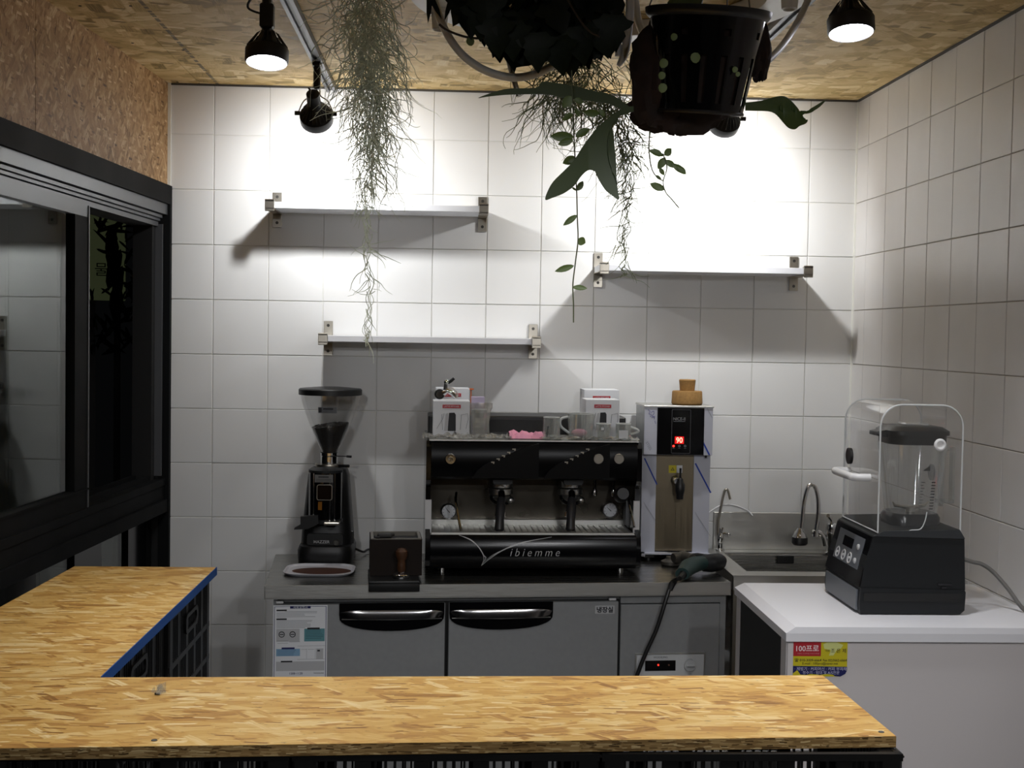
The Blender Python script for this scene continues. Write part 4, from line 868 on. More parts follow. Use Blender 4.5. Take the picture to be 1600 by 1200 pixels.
# lettering: swoosh and name on the bulging panel
def on_panel(px, py):
    v = -.014
    for _ in range(3):
        u, z = EF.at(px, py, v); v = bulge(z) - .0008
    return (u, v, z)
def stroke(pts, w):
    q = [Vector(on_panel(*p)) for p in pts]; vs = []
    c = bez(q, 6); b = E_(); n = len(c); L_, R_ = [], []
    for i, p in enumerate(c):
        t = (c[min(i + 1, n - 1)] - c[max(0, i - 1)]).normalized(); nn = Vector((-t.z, 0, t.x)); k = w * (.35 + .65 * math.sin(PI * i / (n - 1)))
        for s_, A in ((1, L_), (-1, R_)):
            p2 = p + nn * k * s_; A.append((p2.x, bulge(p2.z) - .0009, p2.z))
    return b.add(L_ + R_, [(i, i + 1, n + i + 1, n + i) for i in range(n - 1)])
sw = stroke([(717, 836), (735, 843), (748, 855), (756, 868), (759, 872), (752, 884)], .0016)
sw2 = stroke([(719, 836.5), (738, 846), (750, 858), (756, 872), (752, 884)], .0009)
sw3 = stroke([(752, 884), (765, 873), (785, 860), (815, 848), (862, 839)], .0017); sw4 = stroke([(757, 877), (772, 866), (795, 856), (830, 845), (862, 839)], .0009)
for s_, nm in ((sw, 'logo_stroke'), (sw2, 'logo_stroke'), (sw3, 'logo_stroke'), (sw4, 'logo_stroke')): s_.build(nm, M_whiteink, em)
u0, v0, z0 = on_panel(836, 863)
text('logo_name', 'ibiemme', M_whiteink, em, face_front(EF.M, u0, v0 - .0015, z0) @ Matrix.Rotation(-.0, 4, 'Z'), width=.166, height=.026, shear=.28, spacing=1.5, bold=-.008)
for px in (692, 971):
    u = eu(px, .055); E_().lathe([(.012, 0), (.012, .03)], (u, .055, 0), 16).build('foot', M_chrome, em)
    E_().lathe([(.012, 0), (.012, .03)], (u, ED - .06, 0), 16).build('foot', M_chrome, em)

# ------------------------------------------------------------------ things standing on the machine
TZ = FZ + zt + .004; LZ = FZ + ledge
def EW(u, v, z): return EF.M @ Vector((u, v, z))
def milk_box(label, px0, px1, pyt, v, base, pyl):
    d = v; u0, u1 = EF.u(px0, 650, d), EF.u(px1, 650, d); zt_ = EF.h((px0 + px1) / 2, pyt, d)
    r = thing('carton_box', label, 'box', EW((u0 + u1) / 2, d + .055, base), 'white pitcher cartons on the espresso machine')
    b = base - FZ
    E_().box(u0, u1, d, d + .11, b + .0004, zt_, .0012).build('carton', M_paper, r)
    zl = EF.h(700, pyl, d); um = (u0 + u1) / 2; k = (u1 - u0)
    E_().box(um - k * .25, um + k * .25, d - .0006, d, zl - .006, zl + .006).build('red_label', M_red, r)
    text('label_print', 'LATTE PITCHER', M_paper, r, face_front(EF.M, um, d - .0008, zl), width=k * .42)
    z0 = max(b + .003, zl - .022 - .062); z1 = zl - .022
    E_().prism([(um - k * .1, z0), (um - k * .07, z1), (um + k * .08, z1 + .001), (um + k * .115, z1 - .006), (um + k * .12, z0)], 'y', d - .0007, d).build('picture_dark', M_ink, r)
    E_().prism([(um - k * .2, z0), (um - k * .16, z1 - .003), (um - k * .09, z1), (um - k * .08, z0)], 'y', d - .0005, d).build('picture_light', M_palegrey, r)
    hnd = E_()
    for s_ in (-1, 1): hnd.tube([(um + s_ * k * .24, d - .0004, z0 + .004), (um + s_ * k * .27, d - .0004, z1 - .006), (um + s_ * k * (.44 if s_ > 0 else .2), d - .0004, z1 - .002), (um + s_ * k * (.46 if s_ > 0 else .24), d - .0004, z1 - .02), (um + s_ * k * .4, d - .0004, z0 + .008)], .0007, 4)
    hnd.build('picture_handles', M_greyink, r); return r
milk_box('white pitcher carton at the left front on the machine, chrome valve on top of it', 677, 734, 626.5, .13, TZ, 635)
milk_box('white pitcher carton behind the one carrying the chrome valve', 681, 733, 606.5, .30, LZ, 617)
milk_box('white pitcher carton at the right front on the machine, behind the small jars', 915, 968, 624.5, .16, TZ, 632)
milk_box('white pitcher carton at the right rear on the machine, higher than its neighbour', 912, 967, 609, .30, LZ, 618.5)
# chrome valve on the left carton
d = .165; fz = lambda px, py: (lambda q: Vector((q[0], d, q[1])))(EF.at(px, py, d))
vb = EF.h(700, 626.5, .13)
vv = thing('chrome_valve', 'chrome steam valve with black lever lying on the left front carton', 'valve', EW(fz(690, 620).x, d, FZ * 0 + vb))
q = fz(687, 616); E_().torus(q, .0145, .0036, (0, 1, .1), 22, 8).build('valve_ring', mat('ring_black', '1a1a1a', .25), vv)
E_().disc(q + Vector((0, .004, 0)), (0, -1, 0), .0125, .006, 20).build('valve_face', M_chrome, vv)
E_().tube([q + Vector((.012, .004, .004)), fz(699, 610), fz(706, 613), fz(712, 621)], [.011, .010, .010, .008], 12).tube([fz(696, 609), fz(697, 598)], [.008, .007], 10).ball(fz(697.5, 597), .0095, 14, 8).build('valve_body', M_chrome, vv)
E_().tube([fz(700, 599), fz(705, 595), fz(709.5, 591)], [.004, .006, .005], 8).build('valve_lever', M_black, vv)
E_().tube(bez([fz(697, 606), fz(708, 607), fz(715, 616), fz(713, 622)]), .002, 6).build('valve_pipe', M_nickel, vv)
# orange cap, lilac card box, bagged glass, pink paper, dark cloth
v = .32; q = EF.at(736, 608, v); oc = thing('orange_cap', 'small orange plastic cap on a stem beside the rear left carton', 'cap', EW(q[0], v, LZ))
E_().lathe([(.002, ledge), (.002, q[1] - .004), (.010, q[1] - .002), (.010, q[1] + .002), (.003, q[1] + .003)], (q[0], v, 0), 14).build('cap', M_orange, oc)
v = .235; a, b = EF.at(737, 620, v), EF.at(757, 640, v); lc = thing('card_box', 'lilac card box behind the bagged glass on the machine', 'box', EW((a[0] + b[0]) / 2, v + .02, TZ))
E_().box(a[0], b[0], v, v + .035, zt + .0045, a[1], .001).build('carton', M_lilac, lc)
def glass_cup(name, label, px, r0, r1, pyt, v, cat='glass', wall=.0022, m=None, handle=None, base=None, lip=None):
    b0 = (base if base is not None else TZ) - FZ; u, z1 = EF.at(px, pyt, v)
    t = thing(name, label, cat, EW(u, v, b0 + FZ))
    g = E_().lathe([(r0 * .9, b0 + .0006), (r0, b0 + .004), (r1, z1), (r1 - wall, z1), (r0 - wall, b0 + .012), (.001, b0 + .009)], (u, v, 0), 26, cap=False); o = g.build('glass_wall', m or M_glass, t); E_().torus((u, v, z1), r1 - wall * .5, .0016, (0, 0, 1), 26, 6).build('rim_glint', M_glint, t); E_().torus((u, v, b0 + .004), r0 - .001, .0022, (0, 0, 1), 26, 6).build('foot_glint', M_glint, t)  # pale rings at rim and foot are painted highlights of the glass
    if handle:
        E_().tube(bez([(u + handle * r1 * .97, v, z1 - .012), (u + handle * (r1 + .022), v - .004, z1 - .02), (u + handle * (r1 + .022), v - .004, (z1 + b0) / 2), (u + handle * r0 * .97, v, b0 + .02)]), .0045, 8).build('handle', M_glint, t)
    return t, u, z1, b0
t, u, z1, b0 = glass_cup('bagged_glass', 'glass in a clear plastic bag beside the left cartons', 749, .019, .027, 640, .15, 'glass')
bg = E_(); secs = []; rr = random.Random(9)
for k in range(8):
    z = b0 + .001 + (z1 + .022 - b0) * k / 7
    secs.append([(u + (.034 + .006 * rr.random() + .006 * (k > 5)) * math.cos(2 * PI * j / 16) * 1.0, .15 + (.028 + .006 * rr.random()) * math.sin(2 * PI * j / 16), z) for j in range(16)])
bg.loft(secs, False).build('plastic_bag', M_wrap, t, smooth=5)
v = .10; pk = thing('pink_paper', 'crumpled pink wrapping paper in the middle of the machine top', 'paper', EW(EF.u(822, 680, v), v, TZ))
b = E_(); u0, u1 = EF.u(795, 680, v), EF.u(848, 680, v); n = 14; m_ = 7; vs = []; rp = random.Random(12)
for j in range(m_):
    for i in range(n):
        h = .006 + .022 * max(0, math.sin(PI * j / (m_ - 1))) * (.5 + .9 * noise.noise(Vector((i * .45, j * .6, 3)))) + .006 * rp.random()
        if j in (0,): h = .002
        vs.append((u0 + (u1 - u0) * i / (n - 1), v - .045 + .10 * j / (m_ - 1), zt + .0045 + max(.001, h)))
b.add(vs, [(j * n + i, j * n + i + 1, (j + 1) * n + i + 1, (j + 1) * n + i) for j in range(m_ - 1) for i in range(n - 1)]).build('paper', M_pink, pk, smooth=8)
def film(name, label, px0, px1, v0, v1, hmax, seed, z0):
    u0, u1 = EF.u(px0, 685, v0), EF.u(px1, 685, v0); n, m_ = 34, 9; vs = []
    t = thing(name, label, 'plastic film', EW((u0 + u1) / 2, (v0 + v1) / 2, z0 + FZ)); b = E_()
    for j in range(m_):
        for i in range(n):
            q = Vector((i * .55, j * .9, seed)); h = abs(noise.noise(q)) * hmax + abs(noise.noise(q * 2.7)) * hmax * .5
            vs.append((u0 + (u1 - u0) * i / (n - 1) + .006 * noise.noise(q + Vector((5, 5, 5))), v0 + (v1 - v0) * j / (m_ - 1) + .008 * noise.noise(q + Vector((9, 1, 5))), z0 + .001 + h))
    b.add(vs, [(j * n + i, j * n + i + 1, (j + 1) * n + i + 1, (j + 1) * n + i) for j in range(m_ - 1) for i in range(n - 1)]).build('film', M_wrap, t, smooth=6)
film('plastic_wrap', 'crumpled clear plastic wrap along the front edge of the machine top', 660, 800, .012, .12, .024, 3.1, zt + .004)
film('plastic_wrap', 'crumpled clear plastic wrap under the glasses at the right of the machine top', 846, 1000, .012, .10, .018, 8.4, zt + .004)
t, u, z1, b0 = glass_cup('printed_glass', 'tall clear glass with dark print, right of the pink paper', 862, .030, .0285, 652, .065)
pr = E_()
for k in range(6): pr.box(u - .022 + .001 * k, u - .015 + .0015 * (k % 3), .065 - .0262, .065 - .0258, b0 + .012 + .006 * k, b0 + .0155 + .006 * k)
pr.build('print', M_ink, t)
t, u, z1, b0 = glass_cup('glass_pitcher', 'large clear glass pitcher with handle to the left, in front of the right cartons', 908, .040, .047, 646, .085, 'pitcher', handle=-1)
E_().ball((u - .005, .085, b0 + .022), (.028, .022, .014), 10, 6).build('pink_liner', M_pink, t, smooth=5)
t, u, z1, b0 = glass_cup('glass_jar', 'small clear glass jar between the pitcher and the rightmost jar', 943, .020, .026, 662, .055, 'jar')
E_().box(u - .012, u - .002, .0285, .0288, z1 - .020, z1 - .011).build('price_tag', M_paper, t)
t, u, z1, b0 = glass_cup('glass_jar', 'small clear glass jar at the right end of the machine top beside the dispenser', 974, .026, .026, 662, .06, 'jar', handle=1)
E_().box(u - .02, u + .012, .032, .0323, b0 + .006, b0 + .036).build('paper_liner', M_paper, t)
# ------------------------------------------------------------------ hot water dispenser, still in its protective film
DY = -.225; DF = Frame(P(1006, 700, y=DY).x, DY, 0, 0); DW = P(1113, 700, y=DY).x - DF.o.x; DD = .20
dz = lambda py: P(1060, py, y=DY).z; dx = lambda px: P(px, 760, y=DY).x
x0, x1 = DF.o.x, DF.o.x + DW; ZT = dz(634)
dp = thing('water_dispenser', 'boxy hot water dispenser with red ninety display and film-covered steel sides', 'water dispenser', ((x0 + x1) / 2, DY + .12, FZ))
zm = dz(711); zb = dz(865)
MB().box(x0, x1, DY, DY + DD, zm, ZT - .004, .001).build('upper_case', M_film, dp)
MB().box(x0 - .003, x1 + .003, DY - .003, DY + DD + .002, ZT - .006, ZT, .001).build('top_plate', M_steel, dp)
MB().box(x0 + .0005, x0 + .001, DY + .002, DY + DD, zm, ZT).box(x0 - .0006, x0, DY + .001, DY + DD - .001, zm, ZT - .008).build('side_skin', mat('film_on_steel', '9ea2a4', .35, .6, var=.25, vs=14), dp)
MB().box(x0, dx(1027), DY + .030, DY + DD, zb, zm).box(dx(1086), x1, DY + .030, DY + DD, zb, zm).build('lower_wings', M_film, dp)
MB().box(dx(1026), dx(1087), DY + .036, DY + DD, zb + .004, zm + .002).build('steel_front', mat('dispenser_steel', '8a7f6b', .34, 1, aniso=(300, 300, 3)), dp)
MB().box(x0, x1, DY - .002, DY + .04, zb - .004, zb).box(x0 + .0, x0 + .012, DY + .0, DY + .04, FZ + .018, zb).build('lower_trim', M_film, dp)
MB().box(x0 + .012, x1 - .008, DY + .01, DY + DD - .01, FZ + .012, zb - .004).build('base', M_blackgloss, dp)
for a in (x0 + .03, x1 - .03):
    for c in (DY + .04, DY + DD - .05): MB().lathe([(.014, 0), (.012, .014)], (a, c, FZ), 12).build('foot', M_black, dp)
a, b = dx(1025), dx(1098)
fpn = MB().box(a, b, DY - .004, DY, zm + .001, ZT - .007, .001).build('front_panel', M_blackgloss, dp)
a2, b2, c2, d2 = dx(1047), dx(1077), dz(708.5), dz(639.5); o_ = rrect(a2, b2, c2, d2, .004)
MB().ring(o_, rrect(a2 + .002, b2 - .002, c2 + .002, d2 - .002, .003), 'y', DY - .0048, DY - .003).build('panel_outline', mat('panel_line', '3c3d3f', .4), fpn)
q = P(1061.5, 654.5, y=DY - .005); text('model_name', 'NICE-II', mat('dull_print', '8f9192', .5), fpn, face_front(FS.M, q.x, DY - .0045, q.z), width=.043, height=.011)
q = P(1061.5, 658.5, y=DY - .005); MB().box(q.x - .021, q.x + .021, DY - .0046, DY - .004, q.z - .0008, q.z + .0006).build('model_underline', M_greyink, fpn)
a, b = P(1054.5, 682, y=DY - .005), P(1068.5, 693.5, y=DY - .005)
ds = MB().box(a.x, b.x, DY - .0046, DY - .004, b.z, a.z).build('temperature_display', M_redface, fpn)
text('temperature_digits', '90', mat('bright_led', 'ff6a58', .4, emit=6), ds, face_front(FS.M, (a.x + b.x) / 2, DY - .005, (a.z + b.z) / 2), width=.023, height=.020, bold=.01)
for px, m_ in ((1052.5, M_redled), (1061.5, M_greyink), (1070.5, M_greyink)):
    q = P(px, 697, y=DY - .005); b = MB()
    if m_ is M_redled: b.disc((q.x, DY - .004, q.z), (0, -1, 0), .0040, .001, 14)
    else: b.ring(circ(q.x, q.z, .0042, 16), circ(q.x, q.z, .0022, 16), 'y', DY - .005, DY - .004)
    b.build('key', m_, fpn)
for px in (1052.5, 1061.5, 1070.5):
    q = P(px, 700.5, y=DY - .005); MB().box(q.x - .004, q.x + .004, DY - .0045, DY - .004, q.z - .0004, q.z + .0005).build('key_caption', M_greyink, fpn)
# blue tape strips, handwritten marks, warning label, tap
def strip(name, m, p, q, w, y, parent=dp):
    A, B = P(*p, y=y), P(*q, y=y); t = (B - A).normalized(); n = Vector((-t.z, 0, t.x)) * w
    MB().prism([((A + n).x, (A + n).z), ((B + n).x, (B + n).z), ((B - n).x, (B - n).z), ((A - n).x, (A - n).z)], 'y', y - .0006, y).build(name, m, parent)
strip('blue_tape', M_bluefilm, (1098, 690), (1108.5, 711), .0027, DY - .0005)
strip('blue_tape', M_bluefilm, (1086.5, 724), (1110.5, 770), .0027, DY + .0295); strip('blue_tape', M_bluefilm, (1007, 716), (1026.5, 757), .0024, DY + .0295)
strip('film_seam', M_greyink, (1086, 800), (1110, 838), .0004, DY + .0295); strip('film_seam', M_greyink, (1005.5, 784), (1027, 818), .0004, DY + .0295)
strip('film_seam', M_greyink, (1105, 638), (1113, 653), .0005, DY - .0003)
M_pen = mat('violet_marker', '5a5aa0', .6)
w_ = MB()
for pts in (((1013, 640), (1016, 643), (1014, 646), (1018, 648), (1016, 651)), ((1017, 645), (1021, 642), (1022, 646), (1019, 650), (1023, 652)), ((1018, 653), (1023, 650), (1022, 656)), ((1023, 657), (1024.5, 662))):
    w_.tube(bez([P(a, b, y=DY - .0006) for a, b in pts], 4), .0007, 4)
w_.build('handwriting', M_pen, dp)
q = P(1014, 697, y=DY - .001); text('film_print', 'STEEL', mat('film_print_grey', '8e93a0', .6), dp, Matrix.Translation((q.x, DY - .0004, q.z)) @ Matrix.Rotation(PI / 2, 4, 'X') @ Matrix.Rotation(-1.05, 4, 'Z'), width=.034)
yl = DY + .0355; a, b = P(1045, 727, y=yl), P(1057, 739, y=yl); wl_ = MB().box(a.x, b.x, yl - .0006, yl + .0002, b.z, a.z).build('warning_label', M_yellow, dp)
c = (a + b) / 2; MB().ring([(c.x, c.z + .007), (c.x - .007, c.z - .005), (c.x + .007, c.z - .005)], [(c.x, c.z + .004), (c.x - .004, c.z - .0035), (c.x + .004, c.z - .0035)], 'y', yl - .0009, yl - .0005).build('warning_triangle', M_ink, wl_)
a, b = P(1057, 727, y=yl), P(1066, 739, y=yl); MB().box(a.x, b.x, yl - .0006, yl + .0002, b.z, a.z).build('white_label', M_paper, dp)
ty = DY - .005; A = P(1058, 752, y=ty); 
MB().lathe([(.016, 0), (.017, .004), (.012, .012), (.012, .05)], (A.x, DY + .036, A.z), 16, Matrix.Rotation(PI / 2, 3, 'X')).build('tap_stem', M_chrome, dp)
b = P(1062, 780, y=ty - .01)
tpn = MB().lathe([(.012, -.03), (.013, -.015), (.017, .0), (.017, .022), (.012, .03), (.010, .042), (.004, .046)], (b.x, ty - .012, P(1062, 766, y=ty).z), 16).tube([(b.x, ty - .01, P(1062, 752, y=ty).z), (b.x, ty - .012, P(1062, 741, y=ty).z), (b.x, ty - .014, P(1062, 731, y=ty).z)], [.005, .0035, .004], 8).build('tap', M_black, dp)
q = P(1103, 715, y=DY + .01); MB().cyl((q.x, DY + .012, zm + .001), (q.x, DY + .012, zm - .010), .004, None, 10).build('thermostat_stub', M_black, dp)
# cork stopper
q = P(1077, 628, y=DY + .03); r0 = 25 * 4.47 / FPX
ck = thing('cork_stopper', 'two-step brown cork stopper lying on top of the water dispenser', 'stopper', (q.x, DY + .075, ZT))
cz = lambda py: P(1077, py, y=DY + .06).z
CC = (q.x, DY + .075, 0)
MB().lathe([(r0 * .94, ZT + .0005), (r0, ZT + .006), (r0 * .965, cz(612.5)), (r0 * .93, cz(611)), (.001, cz(611))], CC, 36).build('flange', M_cork, ck)
MB().lathe([(r0 * .47, cz(611.2)), (r0 * .53, cz(596)), (r0 * .54, cz(594.5)), (r0 * .50, cz(593)), (.001, cz(593))], CC, 32).build('plug', M_cork, ck)
# ------------------------------------------------------------------ angle grinder tool with its cord over the edge
def T(px, py, z): return P(px, py, z=z)
ag = thing('angle_grinder', 'dark green angle grinder lying on the right end of the counter', 'power tool', T(1085, 895, FZ))
zc = FZ + .036
b = MB(); b.tube([T(1066, 897, zc - .004), T(1076, 886, zc), T(1088, 881, zc + .002), T(1100, 879, zc + .002)], [.020, .027, .026, .024], 14, flat=1.15).build('handle_body', M_tool, ag)
MB().tube([T(1098, 880, zc), T(1110, 880, zc), T(1122, 878, zc - .002), T(1127, 876, zc - .004)], [.028, .031, .030, .020], 16).build('motor_housing', M_dkgrey, ag)
gh = MB(); c = T(1056, 872, FZ + .03); gh.tube([T(1082, 874, zc + .004), T(1068, 870, zc + .002), T(1052, 872, zc)], [.018, .022, .017], 12).build('gear_head', M_toolgrey, ag)
c = T(1048, 878, FZ + .012); MB().lathe([(.030, 0), (.034, .004), (.034, .014), (.018, .022), (.016, .03)], (c.x, c.y, FZ + .001), 22).build('guard', M_toolgrey, ag)
MB().tube([T(1070, 868, zc + .012), T(1090, 867, zc + .016), T(1105, 869, zc + .010)], [.006, .007, .006], 8).build('lever_switch', M_black, ag)
MB().tube([T(1067, 898, zc - .006), T(1062, 904, zc - .012)], [.014, .008], 10).build('cord_boot', M_black, ag)
def fv(px, py, v):
    u, z = FF.at(px, py, v); return FF.M @ Vector((u, v, z))
MB().tube(bez([T(1064, 902, zc - .012), T(1058, 905, FZ + .020), fv(1052, 909, -.012), fv(1046, 920, -.020), fv(1041, 935, -.026), fv(1035, 955, -.030), fv(1025, 985, -.030), fv(1010, 1018, -.028), fv(998, 1048, -.026), fv(994, 1062, -.026), fv(990, 1100, -.03), fv(990, 1180, -.03)]), .0068, 10).build('cord', M_black, ag)
MB().tube([fv(1054, 908, -.008), fv(1050, 913, -.016), fv(1046.5, 922, -.021)], [.010, .011, .009], 10).build('strain_relief', M_black, ag)

# ------------------------------------------------------------------ commercial blender with clear sound cover
BY = -1.585; bd = .30; bl = thing('blender', 'black commercial blender with clear sound cover on the white chest', 'blender', (2.22, BY + bd / 2, CZ))
X = lambda px, py=900, y=BY: P(px, py, y=y).x
Z = lambda py, px=1430, y=BY: P(px, py, y=y).z
bx = lambda px, py: (P(px, py, y=BY).x, P(px, py, y=BY).z)
XR = X(1509)
# side outline of the body in x-z, lofted through the depth
base = [bx(1344, 961), bx(1500, 960), bx(1507, 954), bx(1509, 926), (X(1508), Z(922)), bx(1345, 919), bx(1343, 945)]
base = [(x, max(z, CZ + .003)) for x, z in base]
MB().prism(base, 'y', BY, BY + bd).build('foot_skirt', M_dkgrey, bl)
MB().box(X(1350), X(1503), BY - .0015, BY + .01, Z(940), Z(927)).build('vent_band', M_blackmatte, bl)
up = [bx(1345, 920), bx(1509, 923), bx(1508, 843), bx(1500, 828), bx(1380, 830), bx(1366, 838), bx(1352, 880)]
MB().prism(up, 'y', BY + .004, BY + bd - .004).build('motor_base', M_dkgrey, bl)
MB().prism([bx(1366, 838), bx(1508, 842), bx(1500, 828), bx(1380, 830)], 'y', BY, BY + bd).build('top_deck', mat('deck_grey', '2a2d30', .5), bl)
# control panel on the slanted left face
A, B = bx(1345, 918), bx(1366, 840); fx = lambda t: (A[0] + (B[0] - A[0]) * t, A[1] + (B[1] - A[1]) * t)
def slab(name, m, t0, t1, y0, y1, d, parent):
    p0, p1 = fx(t0), fx(t1); n = Vector((-(B[1] - A[1]), B[0] - A[0])).normalized() * d
    return MB().prism([(p0[0], p0[1]), (p1[0], p1[1]), (p1[0] + n.x, p1[1] + n.y), (p0[0] + n.x, p0[1] + n.y)], 'y', y0, y1).build(name, m, parent)
fp = slab('front_face', M_blackgloss, 0.0, 1.0, BY + .006, BY + bd - .006, .004, bl)
kp = slab('key_panel', M_midgrey, .28, .90, BY + .045, BY + bd - .05, .0055, bl)
slab('screen', M_blackgloss, .60, .80, BY + .12, BY + .20, .0062, kp)
for k in range(3):
    t0 = .36; y = BY + .12 + .05 * k; p = fx(t0 + .06); n = Vector((-(B[1] - A[1]), 0, B[0] - A[0])).normalized()
    MB().torus(Vector((p[0], y, p[1])) + n * .0062, .013, .002, n, 20, 5).ball(Vector((p[0], y, p[1])) + n * .006, .004, 8, 5).build('key', M_whiteink, kp)
for t0 in (.42, .70):
    p = fx(t0); MB().ball(Vector((p[0], BY + .075, p[1])) + n * .006, (.005, .008, .008), 8, 5).build('arrow_key', M_whiteink, kp)
p0 = bx(1344, 921); MB().box(p0[0] - .004, p0[0] + .002, BY + .02, BY + bd - .02, CZ + .008, p0[1] - .004).build('front_kick', M_midgrey, bl)
a = bx(1466, 918)
MB().box(X(1466), X(1488), BY + .001, BY + .006, Z(915), Z(912)).box(X(1472), X(1480), BY + .001, BY + .006, Z(920), Z(917)).build('rating_mark', M_ink, bl)
# jar
jy = BY + .135; jc = X(1423, 760, jy); jz0, jz1 = P(1420, 805, y=jy).z, P(1420, 692, y=jy).z
def sq(w, d, r, z, cx=jc): return [(cx + x, jy + y, z) for x, y in rrect(-w / 2, w / 2, -d / 2, d / 2, r, 4)]
jz = lambda py: P(1420, py, y=jy).z
MB().loft([sq(.115, .115, .03, jz(800)), sq(.118, .118, .03, jz(796)), sq(.155, .155, .04, jz(692))], False).add(sq(.113, .113, .03, jz(800)), [tuple(range(20))]).build('jar', M_jar, bl)
MB().loft([sq(.128, .128, .03, jz(826)), sq(.132, .132, .035, jz(805)), sq(.12, .12, .03, jz(799))]).build('jar_base', mat('smoke_clear', '1c1e20', .2), bl)
MB().loft([sq(.150, .150, .04, jz(692)), sq(.152, .152, .04, jz(676))]).loft([sq(.158, .158, .03, jz(677)), sq(.158, .158, .03, jz(671)), sq(.13, .13, .03, jz(665)), sq(.06, .06, .02, jz(664))]).build('jar_lid', M_black, bl)
MB().prism([(jc - .07, jz(683)), (jc - .104, jz(680)), (jc - .104, jz(674)), (jc - .07, jz(670))], 'y', jy - .03, jy + .03).build('lid_tab', M_black, bl)
MB().box(jc - .03, jc + .035, jy - .03, jy + .03, jz(665), jz(660), .003).build('lid_plug', M_glass, bl)
MB().lathe([(.012, jz(799)), (.012, jz(792))], (jc, jy, 0), 14).tube([(jc - .05, jy - .008, jz(783)), (jc - .045, jy - .006, jz(789)), (jc, jy, jz(793)), (jc + .04, jy + .006, jz(790)), (jc + .052, jy + .01, jz(784))], [.002, .004, .005, .004, .002], 6).build('blade', M_nickel, bl)
mk = MB(); yj = jy - .070
for k in range(10):
    z = jz(749 + 4.6 * k); w = .006 if k % 2 else .010; yy = yj + .0016 * k
    mk.box(X(1424, 760, jy), X(1424, 760, jy) + w, yy, yy + .0006, z - .0006, z + .0006).box(X(1440, 760, jy), X(1440, 760, jy) + .010, yy, yy + .0006, z - .0016, z + .0016)
for k in range(5): mk.box(X(1426, 760, jy) + .0035 * k, X(1426, 760, jy) + .0035 * k + .003, yj - .004, yj - .0034, jz(731), jz(731) + .0025 * (k + 1))
mk.build('measure_marks', M_ink, bl)
text('jar_print', 'BLENDTEC', M_ink, bl, face_front(FS.M, X(1434, 740, jy), yj - .003, jz(738.5)), width=.034) if False else None
for k in range(7): pass
MB().box(jc + .077, jc + .083, jy - .012, jy + .012, jz(790), jz(700)).box(jc + .077, jc + .112, jy - .012, jy + .012, jz(703), jz(697)).box(jc + .07, jc + .112, jy - .012, jy + .012, jz(785), jz(779)).box(jc + .106, jc + .112, jy - .012, jy + .012, jz(785), jz(697)).build('jar_handle', M_jar, bl)
# arched sound cover (open below), extruded through the depth
cy0, cy1 = BY + .003, BY + bd - .01
ox0, oz0 = bx(1372, 836); ox1, oz1 = bx(1501, 827); ozt = Z(633, 1437)
def arch(i):
    r = .055 - i; return [(ox0 + i, Z(833)), ] + [(x, z) for x, z in reversed(rrect(ox0 + i, ox1 - i, Z(833) - .2, ozt - i, r, 7)[:16])] + [(ox1 - i, Z(833))]
def arch2(i):
    r = .055 - i; pts = [(ox0 + i, Z(833))]
    for k in range(8): t = PI - (PI / 2) * k / 7; pts.append((ox0 + i + r + r * math.cos(t), ozt - i - r + r * math.sin(t)))
    for k in range(8): t = PI / 2 - (PI / 2) * k / 7; pts.append((ox1 - i - r + r * math.cos(t), ozt - i - r + r * math.sin(t)))
    return pts + [(ox1 - i, Z(833))]
po = arch2(0); n = len(po); b = MB()
b.add([(x, cy0, z) for x, z in po] + [(x, cy1, z) for x, z in po], [(i, i + 1, n + i + 1, n + i) for i in range(n - 1)])
b.add([(x, cy0, z) for x, z in po], [tuple(range(n))]).add([(x, cy1, z) for x, z in po], [tuple(range(n))]).build('sound_cover', M_clear, bl)
rim = MB()
for y in (cy0, cy1): rim.tube([(x, y, z) for x, z in po], .0022, 6)
rim.tube([(ox0, cy0, Z(833)), (ox0, cy1, Z(833))], .002, 6)
rim.build('cover_edge', mat('frosted_edge', 'c9cccc', .3), bl)
g1 = MB(); sx_ = X(1410); g1.tube(bez([(X(1372, 833), cy0 - .001, Z(836)), (X(1390), cy0 - .001, Z(837.5)), (X(1412), cy0 - .001, Z(836)), (X(1421), cy0 - .001, Z(829)), (X(1436), cy0 - .001, Z(827)), (X(1443), cy0 - .001, Z(815)), (X(1446), cy0 - .001, Z(800))]), .0014, 6).build('cover_lip', mat('frosted_edge', 'c9cccc', .3), bl)
h = MB(); hx = ox0; hz = Z(752); y0, y1 = cy0 + .07, cy1 - .05
h.tube(bez([(hx, y0, hz), (hx - .022, y0, hz), (hx - .040, y0 + .01, hz), (hx - .046, y0 + .03, hz + .001), (hx - .046, y1 - .03, hz + .001), (hx - .04, y1 - .01, hz + .001), (hx - .022, y1, hz), (hx, y1, hz)]), .010, 12).build('cover_handle', M_whiteplastic, bl)
q = P(1468, 695, y=cy0); MB().torus((q.x, cy0 - .004, q.z), .011, .005, (0, 1, 0), 22, 8).disc((q.x, cy0, q.z), (0, -1, 0), .007, .006, 16).build('cover_hinge', M_whiteplastic, bl)
q = P(1349, 718, x=ox0); MB().disc((ox0 - .001, cy1 - .06, q.z), (-1, 0, 0), .022, .008, 22).torus((ox0 - .006, cy1 - .06, q.z), .017, .004, (1, 0, 0), 22, 6).build('cover_pivot', M_black, bl)
q = P(1478, 732, y=cy1); MB().disc((ox1 - .004, cy1 - .10, q.z), (-1, 0, 0), .022, .004, 22).build('inner_pivot', M_midgrey, bl)
